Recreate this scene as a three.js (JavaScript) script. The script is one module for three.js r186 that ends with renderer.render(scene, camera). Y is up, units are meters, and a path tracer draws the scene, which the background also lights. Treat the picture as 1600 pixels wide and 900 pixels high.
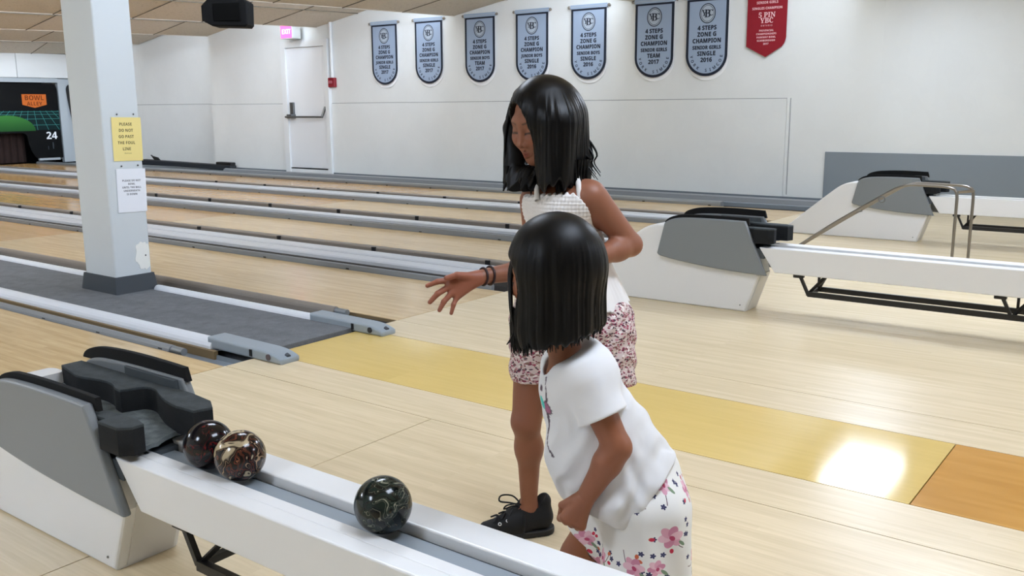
import * as THREE from 'three';
import { RoundedBoxGeometry } from 'three/addons/geometries/RoundedBoxGeometry.js';
import { mergeGeometries, toCreasedNormals } from 'three/addons/utils/BufferGeometryUtils.js';
import { RectAreaLightUniformsLib } from 'three/addons/lights/RectAreaLightUniformsLib.js';

// ------------------------------------------------------------------ camera, exposure
// World: -x runs down the lanes to the pins (l = -x), -z runs across the lanes to the banner wall (c = -z).
const scene = new THREE.Scene();
const camera = new THREE.PerspectiveCamera(2 * Math.atan(450 / 1450.7) * 180 / Math.PI, 16 / 9, 0.05, 80);
{
  const right = new THREE.Vector3(0.79993, -0.00702, -0.60005), up = new THREE.Vector3(-0.1098, 0.98134, -0.15785);
  const back = new THREE.Vector3().crossVectors(right, up);
  const m = new THREE.Matrix4().makeBasis(right, up, back);
  camera.quaternion.setFromRotationMatrix(m);
  camera.position.set(0, 1.26, 0);
}
const renderer = new THREE.WebGLRenderer({ antialias: true });
renderer.toneMapping = THREE.LinearToneMapping;
renderer.toneMappingExposure = 2.4;
renderer.shadowMap.enabled = true;
scene.background = new THREE.Color(0x000000);
RectAreaLightUniformsLib.init();

// large lights: ceiling troffers over the approach and strip lights hidden in the ceiling coffers over the lanes
const TROFFERS = [[2.75, 10.1, 5], [1.2, 6.4, 8], [-2.2, 10.0, 8], [-2.4, 4.6, 7], [0.3, 1.9, 5], [3.3, 3.0, 4], [2.4, -1.6, 7], [8.2, -1.0, 14, 2.66]];   // l, c, intensity
const STRIPS = [[19.925, 4], [16.64, 8], [13.355, 8], [10.07, 8], [6.785, 8], [3.5, 6]];                    // ridge l, intensity
const WALL_C = 11.88, RIDGE_H = 2.69, PITCH = 3.285, RISE = 0.55, DROOP = 0.02;

// ------------------------------------------------------------------ helpers
let seed = 7;
const rnd = () => { seed = (seed * 1664525 + 1013904223) >>> 0; return seed / 4294967296; };
const taken = {};
function numbered(n) { const k = taken[n] || 0; taken[n] = k + 1; return k ? n + '_' + String(k).padStart(3, '0') : n; }
function fin(o) { o.traverse(m => { if (m.isMesh) { m.castShadow = true; m.receiveShadow = true; } }); return o; }
function tag(o, label, category, group) { o.userData.label = label; o.userData.category = category; if (group) o.userData.group = group; return o; }
function struct(o) { o.userData.kind = 'structure'; return o; }
function thing(name, label, category, pos = [0, 0, 0], turn = 0, group) {
  const g = new THREE.Group(); g.name = numbered(name); g.position.set(...pos); g.rotation.y = turn; scene.add(g);
  return tag(g, label, category, group);
}
function part(parent, name, geo, mat) { const m = new THREE.Mesh(geo, mat); m.name = numbered(name); m.castShadow = m.receiveShadow = true; parent.add(m); return m; }
function grp(parent, name) { const g = new THREE.Group(); g.name = numbered(name); parent.add(g); return g; }
function solo(name, geo, mat) { return part(scene, name, geo, mat); }
function strip(geo) { const g = geo.index ? geo.toNonIndexed() : geo; for (const k of Object.keys(g.attributes)) if (!['position', 'normal', 'uv'].includes(k)) g.deleteAttribute(k); return g; }
const merge = gs => mergeGeometries(gs.map(strip));
// box by lane coordinates: l0..l1, h0..h1, c0..c1
function lbox(l0, l1, h0, h1, c0, c1, r = 0) {
  const L = Math.abs(l1 - l0), Hh = Math.abs(h1 - h0), C = Math.abs(c1 - c0);
  const g = r ? new RoundedBoxGeometry(L, Hh, C, 2, r) : new THREE.BoxGeometry(L, Hh, C);
  g.translate(-(l0 + l1) / 2, (h0 + h1) / 2, -(c0 + c1) / 2);
  return g;
}
// uv in metres, by dominant axis of the normal (u along the lanes)
function metreUV(g, s = 1) {
  const p = g.attributes.position, n = g.attributes.normal, uv = new Float32Array(p.count * 2);
  for (let i = 0; i < p.count; i++) {
    const ax = Math.abs(n.getX(i)), ay = Math.abs(n.getY(i)), az = Math.abs(n.getZ(i));
    let u, v;
    if (ay >= ax && ay >= az) { u = p.getX(i); v = p.getZ(i); } else if (az >= ax) { u = p.getX(i); v = p.getY(i); } else { u = p.getZ(i); v = p.getY(i); }
    uv[2 * i] = u * s; uv[2 * i + 1] = v * s;
  }
  g.setAttribute('uv', new THREE.BufferAttribute(uv, 2)); return g;
}
// profile in (l,h) extruded over c0..c1
function lprof(pts, c0, c1, bevel = 0, smooth = false) {
  const s = new THREE.Shape();
  if (smooth) { s.moveTo(-pts[0][0], pts[0][1]); for (let i = 1; i < pts.length; i++) { const q = pts[i]; if (q.length === 4) s.quadraticCurveTo(-q[0], q[1], -q[2], q[3]); else s.lineTo(-q[0], q[1]); } }
  else pts.forEach((q, i) => i ? s.lineTo(-q[0], q[1]) : s.moveTo(-q[0], q[1]));
  s.closePath();
  const d = Math.abs(c1 - c0) - 2 * bevel;
  const g = new THREE.ExtrudeGeometry(s, { depth: d, bevelEnabled: bevel > 0, bevelThickness: bevel, bevelSize: bevel, bevelOffset: -bevel, bevelSegments: 3, curveSegments: 10 });
  g.translate(0, 0, -Math.max(c0, c1) + bevel); return g;
}
// profile in (c,h) swept along l0..l1
function cprof(pts, l0, l1) {
  const s = new THREE.Shape(); pts.forEach((q, i) => i ? s.lineTo(q[0], q[1]) : s.moveTo(q[0], q[1])); s.closePath();
  const g = new THREE.ExtrudeGeometry(s, { depth: Math.abs(l1 - l0), bevelEnabled: false });
  g.rotateY(Math.PI / 2); g.translate(-Math.max(l0, l1), 0, 0); return g;      // shape x -> -z, depth -> +x
}
const V = (l, c, h) => new THREE.Vector3(-l, h, -c);
function tube(pts, r, seg = 24, rs = 8, tension = 0.5) { return new THREE.TubeGeometry(new THREE.CatmullRomCurve3(pts, false, 'catmullrom', tension), seg, r, rs, false); }
function bar(a, b, w, hgt) { const d = b.clone().sub(a), g = new THREE.BoxGeometry(w, d.length(), hgt || w); g.applyQuaternion(new THREE.Quaternion().setFromUnitVectors(new THREE.Vector3(0, 1, 0), d.normalize())); g.translate((a.x + b.x) / 2, (a.y + b.y) / 2, (a.z + b.z) / 2); return g; }

// value noise
function hash(x, y, z) { let h = (x * 374761393 + y * 668265263 + z * 1274126177) | 0; h = Math.imul(h ^ (h >>> 13), 1274126177); return ((h ^ (h >>> 16)) >>> 0) / 4294967296; }
function noise(x, y, z) {
  const xi = Math.floor(x), yi = Math.floor(y), zi = Math.floor(z); let u = x - xi, v = y - yi, w = z - zi;
  u = u * u * (3 - 2 * u); v = v * v * (3 - 2 * v); w = w * w * (3 - 2 * w);
  const L = (a, b, t) => a + (b - a) * t;
  return L(L(L(hash(xi, yi, zi), hash(xi + 1, yi, zi), u), L(hash(xi, yi + 1, zi), hash(xi + 1, yi + 1, zi), u), v),
    L(L(hash(xi, yi, zi + 1), hash(xi + 1, yi, zi + 1), u), L(hash(xi, yi + 1, zi + 1), hash(xi + 1, yi + 1, zi + 1), u), v), w);
}
const fbm = (x, y, z, o = 4) => { let s = 0, a = 0.5, f = 1; for (let i = 0; i < o; i++) { s += a * noise(x * f, y * f, z * f); a *= 0.5; f *= 2.03; } return s; };

function tex(w, h, fn, repeat = true) {
  const d = new Uint8Array(w * h * 4);
  for (let y = 0; y < h; y++) for (let x = 0; x < w; x++) { const c = fn(x / w, y / h, x, y), i = (y * w + x) * 4; d[i] = Math.max(0, Math.min(255, c[0])); d[i + 1] = Math.max(0, Math.min(255, c[1])); d[i + 2] = Math.max(0, Math.min(255, c[2])); d[i + 3] = 255; }
  const t = new THREE.DataTexture(d, w, h); t.colorSpace = THREE.SRGBColorSpace; t.magFilter = THREE.LinearFilter; t.minFilter = THREE.LinearMipmapLinearFilter; t.generateMipmaps = true;
  if (repeat) t.wrapS = t.wrapT = THREE.RepeatWrapping; t.needsUpdate = true; return t;
}
function canvasTex(w, h, draw) { const c = document.createElement('canvas'); c.width = w; c.height = h; const x = c.getContext('2d'); draw(x, w, h); const t = new THREE.CanvasTexture(c); t.colorSpace = THREE.SRGBColorSpace; return t; }
const M = (o) => new THREE.MeshStandardMaterial(o);

// ------------------------------------------------------------------ materials
// wood strip flooring: 2 m x 2 m of 28 mm strips running along the lanes
function woodTex(base, vary, grain, sd) {
  const N = 1024, rows = 72;
  return tex(N, N, (u, v) => {
    const r = Math.floor(v * rows), fr = v * rows - r;
    const off = hash(r, sd, 3) * 1.0, len = 2, bi = Math.floor((u + off) * len), bh = hash(r, bi % len, sd + 5);
    const k = (bh - 0.5) * vary + (noise(u * 22, v * 420, sd) - 0.5) * grain + (noise(u * 6, v * 120, sd + 9) - 0.5) * grain;
    const edge = fr < 0.07 ? -vary * 0.55 * hash(r, 9, sd) : 0;
    return [base[0] + k + edge, base[1] + k * 1.05 + edge, base[2] + k * 1.15 + edge];
  });
}
const wood = M({ map: woodTex([226, 207, 172], 7, 8, 1), roughness: 0.27 });
wood.map.repeat.set(0.5, 0.5);
const woodLane = M({ map: woodTex([214, 184, 136], 14, 12, 4), roughness: 0.2 });
woodLane.map.repeat.set(0.5, 0.5);
const woodPine = M({ map: woodTex([212, 168, 108], 14, 12, 7), roughness: 0.16 });
woodPine.map.repeat.set(0.5, 0.5);
const yellowPanel = M({ map: tex(256, 256, (u, v) => { const k = (noise(u * 6, v * 60, 1) - 0.5) * 5 + (noise(u * 3, v * 3, 2) - 0.5) * 6; return [226 + k, 196 + k, 120 + k]; }), roughness: 0.1 });
const orangePanel = M({ map: tex(256, 256, (u, v) => { const k = (noise(u * 6, v * 40, 1) - 0.5) * 12 + (noise(u * 3, v * 3, 2) - 0.5) * 10; return [205 + k, 150 + k, 72 + k]; }), roughness: 0.16 });
const wallPaint = M({ map: tex(512, 512, (u, v) => { const k = (fbm(u * 8, v * 8, 1) - 0.45) * 6; return [224 + k, 226 + k, 224 + k]; }), roughness: 0.55 });
wallPaint.map.repeat.set(0.3, 0.3);
const dimPaint = M({ color: 0xd9d9d6, roughness: 0.8 });
const trimPaint = M({ color: 0xe2e4e4, roughness: 0.45 });
const doorPaint = M({ color: 0xe6e8ea, roughness: 0.4 });
const columnPaint = M({ color: 0xccd2d5, roughness: 0.42 });
const plaster = M({ color: 0xeeeee8, roughness: 0.85 });
const rubber = M({ color: 0x3a4046, roughness: 0.65 });
const tileMats = [0, 1, 2].map(i => M({ map: tex(128, 128, (u, v) => { const k = (hash(Math.floor(u * 128), Math.floor(v * 128), i) - 0.5) * 10 - (noise(u * 40, v * 40, i) > 0.82 ? 14 : 0); return [214 + k - i * 4, 205 + k - i * 4, 190 + k - i * 5]; }), roughness: 0.9 }));
const ceilDark = M({ color: 0x2b2824, roughness: 0.9 });
const gridBar = M({ color: 0x6e675a, roughness: 0.8 });
const carpet = M({ map: tex(512, 512, (u, v, x, y) => { const k = (hash(x, y, 1) - 0.5) * 34 + (fbm(u * 14, v * 14, 3) - 0.45) * 26; return [108 + k, 110 + k, 113 + k]; }), roughness: 1 });
carpet.map.repeat.set(1.4, 1.4);
const greyMetal = M({ color: 0x8f9498, roughness: 0.35, metalness: 0.5 });
const railBrown = M({ color: 0x8b8279, roughness: 0.5 });
const railGrey = M({ color: 0x83878b, roughness: 0.4 });
const gutterGrey = M({ color: 0x7d858c, roughness: 0.45 });
const gutterDark = M({ color: 0x3b3733, roughness: 0.7 });
const capWhite = M({ color: 0xe3e6ec, roughness: 0.3 });
const woodEdge = M({ color: 0x806a48, roughness: 0.6 });
const plasticGrey = M({ color: 0x98a2aa, roughness: 0.4 });
const black = M({ color: 0x0d0d0f, roughness: 0.5 });
const blackMetal = M({ color: 0x0c0a09, roughness: 0.4 });
const whiteEnamel = M({ color: 0xe8e8e8, roughness: 0.28 });
const hoodGrey = M({ color: 0x7e8387, roughness: 0.36 });
const hoodInner = M({ color: 0x4a5054, roughness: 0.5 });
const felt = M({ color: 0x0a0a0b, roughness: 0.95 });
const foam = M({ map: tex(256, 256, (u, v, x, y) => { const k = (hash(x, y, 2) - 0.5) * 10 + (fbm(u * 9, v * 9, 8) - 0.45) * 12; return [24 + k, 26 + k, 28 + k]; }), roughness: 1 });
foam.map.repeat.set(5, 5);
const foamEdge = M({ map: tex(256, 256, (u, v, x, y) => { const k = (hash(x, y, 2) - 0.5) * 14 + (fbm(u * 9, v * 9, 8) - 0.45) * 26; return [60 + k, 65 + k, 67 + k]; }), roughness: 1 });
foamEdge.map.repeat.set(5, 5);
const matGrey = M({ map: tex(256, 256, (u, v, x, y) => { const k = (hash(x, y, 2) - 0.5) * 20 + (fbm(u * 9, v * 9, 8) - 0.45) * 60; return [98 + k, 105 + k, 106 + k]; }), roughness: 1 });
matGrey.map.repeat.set(5, 5);
const capGrey = M({ color: 0xcdd0d5, roughness: 0.3 });
const chrome = M({ color: 0x8c8780, roughness: 0.3, metalness: 0.95 });
const steel = M({ color: 0x77797a, roughness: 0.35, metalness: 0.8 });
const grooveGrey = M({ color: 0x8e979f, roughness: 0.3 });

// ------------------------------------------------------------------ structure: floor, walls, ceiling
const L_NEAR = -5, L_FAR = 24.6, C_NEAR = -4, FOUL = 3.83, LANE_END = 22.6;
const LANES = [[-2.3, -1.24], [-0.32, 0.74], [1.65, 2.70], [3.94, 5.0], [5.92, 6.97], [7.9, 8.95], [9.88, 10.93]];
{
  const floor = grp(scene, 'floor'); struct(floor);
  part(floor, 'subfloor', metreUV(lbox(L_NEAR, L_FAR, -0.32, -0.13, C_NEAR, 13)), gutterDark);
  const g = 0.0022;
  const panel = (l0, l1, c0, c1, m) => part(floor, 'floor_panel', metreUV(lbox(l0 + g, l1 - g, -0.13, 0, c0 + g, c1 - g)), m);
  panel(L_NEAR, 2.46, C_NEAR, 0.9, wood); panel(2.46, FOUL, C_NEAR, 0.9, wood);
  panel(L_NEAR, 2.46, 0.9, 2.71, wood); panel(2.46, FOUL, 0.9, 2.71, wood);
  panel(L_NEAR, FOUL, 2.71, 2.985, wood);
  panel(0.66, FOUL, 2.985, 3.652, yellowPanel); panel(L_NEAR, 0.66, 2.985, 3.652, orangePanel);
  panel(L_NEAR, FOUL, 3.652, 3.94, wood);
  panel(L_NEAR, FOUL, 3.94, 5.46, wood); panel(L_NEAR, FOUL, 5.46, 7.43, wood); panel(L_NEAR, FOUL, 7.43, 9.42, wood); panel(L_NEAR, FOUL, 9.42, 11.87, wood);
  for (const [a, b] of [[C_NEAR, -2.42], [-2.4, -1.2], [-1.18, -0.34], [-0.32, 0.74], [0.76, 1.63]]) part(floor, 'floor_panel', metreUV(lbox(FOUL + 0.002, LANE_END, -0.13, -0.002, a, b)), wood);
  // walls with thickness
  const wr = grp(scene, 'wall_right'); struct(wr);
  part(wr, 'upper_wall', metreUV(lbox(L_NEAR, 16.62, 0, 3.6, WALL_C, WALL_C + 0.15)), wallPaint);
  part(wr, 'recess_wall', metreUV(lbox(16.55, L_FAR, 0, 3.6, 12.42, 12.57)), wallPaint);
  part(wr, 'recess_return', metreUV(lbox(16.5, 16.62, 0, 3.6, WALL_C + 0.1, 12.45)), wallPaint);
  for (const [l0, l1] of [[4.48, 13.02], [14.36, 16.62]]) part(wr, 'wall_panel', metreUV(lbox(l0, l1, 0.0, 1.33, WALL_C - 0.018, WALL_C + 0.01, 0.005)), wallPaint);
  part(wr, 'wall_panel', metreUV(lbox(16.66, 22.3, 0.0, 1.345, 12.402, 12.43, 0.005)), wallPaint);
  part(wr, 'corner_trim', metreUV(lbox(4.44, 4.476, 0, 1.338, WALL_C - 0.022, WALL_C + 0.01, 0.004)), wallPaint);
  const jointM = M({ color: 0x9a9c9b, roughness: 0.7 });
  for (const [l0, l1] of [[4.48, 13.02], [14.36, 16.62]]) part(wr, 'joint_strip', lbox(l0, l1, 1.330, 1.341, WALL_C - 0.006, WALL_C + 0.002), jointM);
  part(wr, 'joint_strip', lbox(16.66, 22.3, 1.345, 1.357, 12.414, 12.425), jointM);
  part(wr, 'joint_strip', lbox(4.428, 4.438, 0.1, 1.338, WALL_C - 0.006, WALL_C + 0.002), jointM);
  const wl = solo('wall_left', metreUV(lbox(L_NEAR - 0.15, L_FAR, 0, 3.6, C_NEAR - 0.15, C_NEAR)), dimPaint); struct(wl);
  const wb = solo('wall_back', metreUV(lbox(L_NEAR - 0.15, L_NEAR, 0, 3.6, C_NEAR, 12.1)), dimPaint); struct(wb);
  const wf = solo('wall_front', metreUV(lbox(L_FAR, L_FAR + 0.15, -0.3, 3.6, C_NEAR, 12.6)), black); struct(wf);
  const wp = grp(scene, 'trim_1'); struct(wp);
  part(wp, 'grey_wainscot', metreUV(lbox(L_NEAR, 3.95, 0.08, 0.667, WALL_C - 0.022, WALL_C, 0.004)), M({ color: 0x7f8890, roughness: 0.6 }));
  const bb = grp(scene, 'baseboard_right'); struct(bb);
  part(bb, 'board', lbox(L_NEAR, 16.5, 0, 0.075, WALL_C - 0.03, WALL_C - 0.001, 0.004), M({ color: 0x6d757c, roughness: 0.5 }));

  // ceiling: roof slab, flat tiled part over the approach, saw-tooth coffers over the lanes
  const ce = grp(scene, 'ceiling'); struct(ce);
  part(ce, 'roof_slab', lbox(L_NEAR - 0.15, L_FAR + 0.15, 3.55, 3.7, C_NEAR - 0.15, 12.6), ceilDark);
  part(ce, 'approach_slab', lbox(L_NEAR, 3.49, 2.78, 2.86, C_NEAR, WALL_C), tileMats[0]);
  const rh = c => RIDGE_H - DROOP * (WALL_C - c) * 1.15;
  for (let k = 0; k < 6; k++) {
    const l1 = 3.5 + PITCH * k;                                     // ridge at the near end of this coffer
    const hi = k === 5 ? 0.68 : RISE, lowOff = k === 5 ? -0.13 : 0;
    // riser (hangs down at the ridge, faces the pins)
    const q = [V(l1 + 0.02, C_NEAR, 0), 0];
    const shape = new THREE.BufferGeometry();
    const cs = [C_NEAR, WALL_C + (k >= 4 ? 0.5 : 0)];
    const P = [], I = [];
    for (const l of [l1 - 0.015, l1 + 0.015]) for (const c of cs) for (const h of [0, 1]) P.push(-l, h ? 3.5 : rh(c), -c);
    const F = [[0, 1, 3, 2], [4, 6, 7, 5], [0, 4, 5, 1], [2, 3, 7, 6], [0, 2, 6, 4], [1, 5, 7, 3]];
    for (const f of F) I.push(f[0], f[1], f[2], f[0], f[2], f[3]);
    shape.setAttribute('position', new THREE.Float32BufferAttribute(P, 3)); shape.setIndex(I); shape.computeVertexNormals();
    part(ce, 'riser', shape, tileMats[0]);
    // sloping tiles from the next ridge (low) up to this riser (high)
    const l2 = k === 5 ? 22.46 : l1 + PITCH, nl = 3, c1max = WALL_C + (k >= 4 ? 0.5 : 0);
    const edges = []; for (let c = c1max; c > C_NEAR; c -= 1.22) edges.push(c); edges.push(C_NEAR);
    const yAt = (l, c) => rh(c) + lowOff + hi * (l2 - l) / (l2 - l1) + 0.001;
    if (k > 0) {
      for (let j = 1; j + 1 < edges.length; j++) if (edges[j] > 1) part(ce, 'grid_bar', bar(V(l2 - 0.01, edges[j], yAt(l2 - 0.01, edges[j])), V(l1 + 0.03, edges[j], yAt(l1 + 0.03, edges[j])), 0.016, 0.006), gridBar);
      for (let i = 1; i < nl; i++) { const l = l2 - (l2 - l1 - 0.02) * i / nl; part(ce, 'grid_bar', bar(V(l, c1max, yAt(l, c1max)), V(l, 0, yAt(l, 0)), 0.006, 0.02), gridBar); }
    }
    for (let j = 0; j + 1 < edges.length; j++) for (let i = 0; i < nl; i++) {
      const a0 = i / nl, a1 = (i + 1) / nl, e = 0.004;
      const la = l2 - (l2 - l1 - 0.02) * a0 - e - (i ? 0 : 0.02), lb = l2 - (l2 - l1 - 0.02) * a1 + e;
      const ca = edges[j] - e, cb = edges[j + 1] + e;
      if (k < 1 && j > 2) { if (i || j > 3) continue; }
      const y = (l, c) => rh(c) + lowOff + hi * (l2 - l) / (l2 - l1) + 0.004;
      const pos = [], uv = [];
      for (const dy of [0, 0.025]) for (const [l, c] of [[la, ca], [lb, ca], [lb, cb], [la, cb]]) { pos.push(-l, y(l, c) + dy, -c); uv.push(l, c); }
      const gg = new THREE.BufferGeometry(); gg.setAttribute('position', new THREE.Float32BufferAttribute(pos, 3)); gg.setAttribute('uv', new THREE.Float32BufferAttribute(uv, 2));
      const idx = []; for (const f of [[0, 3, 2, 1], [4, 5, 6, 7], [0, 1, 5, 4], [1, 2, 6, 5], [2, 3, 7, 6], [3, 0, 4, 7]]) idx.push(f[0], f[1], f[2], f[0], f[2], f[3]);
      gg.setIndex(idx); const g2 = gg.toNonIndexed(); g2.computeVertexNormals();
      part(ce, 'ceiling_tile', g2, tileMats[Math.floor(rnd() * 3)]);
    }
  }
}

// ------------------------------------------------------------------ lamps
function rectDown(l, c, h, wl, wc, I, col) {
  const r = new THREE.RectAreaLight(col, I, wl, wc); r.position.copy(V(l, c, h)); r.rotation.x = -Math.PI / 2; scene.add(r); return r;
}
{
  const glow = M({ color: 0xffffff, emissive: 0xe6f0ff, emissiveIntensity: 5, roughness: 0.5 });
  TROFFERS.forEach(([l, c, I, hh = 2.78], i) => {
    const t = thing('ceiling_light', 'fluorescent ceiling panel over the approach, ' + ['close to the grey wainscot', 'above the middle ball return', 'behind the far ball return', 'behind the middle ball return', 'above the foreground ball return', 'above the carpeted strip end', 'on the near side of the foreground return', 'hung over the lanes on the near side'][i], 'ceiling light', [-l, hh, -c], 0, 'ceiling panels over the approach');
    part(t, 'frame', merge([[-0.34, 0], [0.34, 0]].map(([x]) => new THREE.BoxGeometry(0.03, 0.03, 1.24).translate(x, -0.005, 0)).concat([-0.61, 0.61].map(z => new THREE.BoxGeometry(0.68, 0.03, 0.03).translate(0, -0.005, z)))), trimPaint);
    const gm = glow.clone(); gm.emissiveIntensity = I * 0.8;
    part(t, 'diffuser', new THREE.BoxGeometry(0.65, 0.012, 1.19).translate(0, -0.004, 0), gm);
    rectDown(l, c, hh - 0.018, 0.65, 1.19, I, 0xd6e7ff);
  });
  STRIPS.forEach(([l, I], i) => {
    const t = thing('strip_light', 'long fluorescent strip light on the pin side of the ' + ['ceiling riser nearest the masking panels', 'riser by the recessed wall corner', 'riser beside the exit sign', 'riser above the third blue pennant', 'riser above the sixth blue pennant', 'riser nearest the approach'][i], 'strip light', [-(l + 0.02), 2.96, -3.83], 0, 'strip lights in the ceiling coffers');
    part(t, 'housing', new THREE.BoxGeometry(0.02, 0.24, 15.3).translate(-0.012, 0, 0), whiteEnamel);
    part(t, 'diffuser', new THREE.BoxGeometry(0.006, 0.2, 15.2).translate(-0.026, 0, 0), glow);
    const r = new THREE.RectAreaLight(0xd6e7ff, I, 15.2, 0.2); r.position.set(-(l + 0.052), 2.96, -3.83); r.rotation.y = Math.PI / 2; scene.add(r);
  });
}

// ------------------------------------------------------------------ lanes, gutters, dividers
{
  const names = ['bowling lane hidden furthest to the near side', 'bowling lane on the near side of the first ball return', 'honey wooden bowling lane nearest the camera, beside the carpeted strip', 'wooden bowling lane just beyond the carpeted strip with the pillar',
    'second wooden bowling lane beyond the carpeted strip', 'third wooden bowling lane beyond the carpeted strip', 'wooden bowling lane running along the white banner wall'];
  LANES.forEach(([c0, c1], i) => {
    if (i < 2) return;
    const t = thing('bowling_lane', names[i], 'bowling lane');
    part(t, 'lane_bed', metreUV(lbox(FOUL + 0.004, 9.4, -0.1, 0, c0, c1)), woodLane);
    part(t, 'pine_bed', metreUV(lbox(9.402, LANE_END, -0.1, 0, c0, c1)), woodPine);
    part(t, 'lane_edge', merge([lbox(FOUL + 0.004, LANE_END, -0.1, -0.002, c0 - 0.006, c0), lbox(FOUL + 0.004, LANE_END, -0.1, -0.002, c1, c1 + 0.006)]), woodEdge);
  });
  const gut = (c0, c1) => { const n = 8, pts = [], w = c1 - c0, d = 0.085; for (let i = 0; i <= n; i++) { const a = Math.PI * i / n; pts.push([c0 + w / 2 - Math.cos(a) * w / 2, -0.02 - Math.sin(a) * d]); } pts.push([c1, -0.125], [c0, -0.125]); return cprof(pts, FOUL + 0.004, LANE_END); };
  const brackets = (t, c, h, l0, step, n) => { for (let i = 0; i < n; i++) part(t, 'bracket', lbox(l0 + i * step - 0.02, l0 + i * step + 0.02, -0.03, h, c - 0.012, c + 0.012, 0.003), black); };
  const div = (label, cn, cf, caps, nearH) => {       // divider between two lanes, from near lane edge cn to far lane edge cf
    const t = thing('lane_divider', label, 'lane divider', [0, 0, 0], 0);
    const m = (cn + cf) / 2, hw = 0.235;
    part(t, 'gutter', gut(cn + 0.008, m - hw), gutterDark); part(t, 'gutter', gut(m + hw, cf - 0.008), gutterDark);
    part(t, 'base', lbox(FOUL + 0.3, LANE_END, -0.12, 0.0, m - hw, m + hw), gutterDark);
    const r = cprof([[cn + 0.01, 0.004], [cn + 0.014, nearH], [cn + 0.034, nearH + 0.006], [cn + 0.045, nearH - 0.012], [cn + 0.04, -0.02], [cn + 0.01, -0.02]], FOUL + 0.12, LANE_END - 0.3);
    part(t, 'bumper_rail', r, railGrey);
    part(t, 'bumper_rail', cprof([[cf - 0.085, -0.02], [cf - 0.085, 0.02], [cf - 0.075, 0.03], [cf - 0.01, 0.03], [cf - 0.009, 0.004]], FOUL + 0.12, LANE_END - 0.3), railBrown);
    for (const [a, b] of caps) part(t, 'cap_strip', cprof([[m + a, 0.0], [m + a + 0.004, 0.026], [m + a + 0.02, 0.036], [m + b - 0.02, 0.036], [m + b - 0.004, 0.026], [m + b, 0.0]], FOUL + 0.3, LANE_END - 0.2), capGrey);
    brackets(t, cn + 0.022, 0.012, FOUL + 0.55, 1.02, 14);
    brackets(t, cf - 0.092, 0.034, FOUL + 0.8, 1.3, 8);
    return t;
  };
  div('lane divider with wide twin white rails beyond the pillar lane', 5.0, 5.92, [[-0.2, -0.02], [0.02, 0.2]], 0.034);
  div('lane divider with a single white rail, second beyond the pillar', 6.97, 7.9, [[-0.085, 0.07]], 0.05);
  div('lane divider with slim twin rails nearest the banner wall', 8.95, 9.88, [[-0.16, -0.03], [0.0, 0.13]], 0.045);
  {
    const t = thing('gutter_rail', 'grey gutter rail running along the foot of the banner wall', 'gutter rail');
    part(t, 'gutter', gut(10.94, 11.2), gutterDark);
    part(t, 'ledge', lbox(FOUL + 0.05, 21.5, -0.12, 0.03, 11.2, 11.83, 0.006), gutterGrey);
    part(t, 'bumper_rail', cprof([[10.945, -0.02], [10.945, 0.03], [10.96, 0.05], [11.03, 0.06], [11.05, 0.03], [11.05, -0.02]], FOUL + 1.1, LANE_END - 0.3), greyMetal);
    part(t, 'rear_rail', cprof([[11.3, 0.03], [11.31, 0.085], [11.36, 0.1], [11.42, 0.085], [11.43, 0.03]], FOUL - 0.6, 15.6), railGrey);
    brackets(t, 10.956, 0.012, FOUL + 1.25, 0.95, 16);
  }
  // carpeted strip that carries the pillar
  const t = thing('carpeted_strip', 'dark grey carpeted strip between two white bumper rails around the pillar', 'lane divider');
  part(t, 'carpet', metreUV(lbox(FOUL + 0.02, LANE_END, -0.12, 0.02, 2.97, 3.6, 0.004)), carpet);
  part(t, 'gutter', gut(2.708, 2.86), gutterGrey);
  part(t, 'gutter', gut(3.7, 3.932), gutterDark);
  part(t, 'gutter_floor', lbox(FOUL + 0.006, 4.6, -0.1, -0.045, 2.712, 2.9), gutterGrey);
  part(t, 'gutter_floor', lbox(FOUL + 0.006, 4.6, -0.1, -0.05, 3.66, 3.93), gutterGrey);
  part(t, 'wood_ledge', lbox(FOUL + 0.28, LANE_END, -0.1, 0.0, 2.845, 2.868), woodEdge);
  const half = (c, w, h0, h1, l0, l1) => { const pts = []; for (let i = 0; i <= 10; i++) { const a = Math.PI * i / 10; pts.push([c - Math.cos(a) * w / 2, h0 + (h1 - h0) * Math.pow(Math.sin(a), 0.6)]); } return cprof(pts, l0, l1); };
  part(t, 'white_rail', half(2.916, 0.105, -0.02, 0.05, 4.17, LANE_END - 0.2), capWhite);
  part(t, 'white_rail', half(3.62, 0.075, -0.02, 0.05, 4.17, 5.83), capWhite);
  part(t, 'white_rail', half(3.62, 0.075, -0.02, 0.05, 6.31, LANE_END - 0.2), capWhite);
  // grey steel gutter bumpers, laid on brackets along the two lane edges
  part(t, 'gutter_bumper', half(2.74, 0.06, -0.03, 0.026, 4.32, LANE_END - 0.3), railGrey);
  part(t, 'gutter_bumper', half(3.9, 0.06, -0.03, 0.03, 4.32, LANE_END - 0.3), railBrown);
  for (const [c, m] of [[2.74, greyMetal], [3.9, greyMetal]]) part(t, 'bumper_end', new THREE.CylinderGeometry(0.02, 0.02, 0.1, 12).rotateZ(Math.PI / 2).translate(-4.27, 0.004, -c), m);
  brackets(t, 2.724, 0.006, 4.4, 0.62, 10); brackets(t, 3.89, 0.006, 4.45, 1.0, 8);
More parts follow.
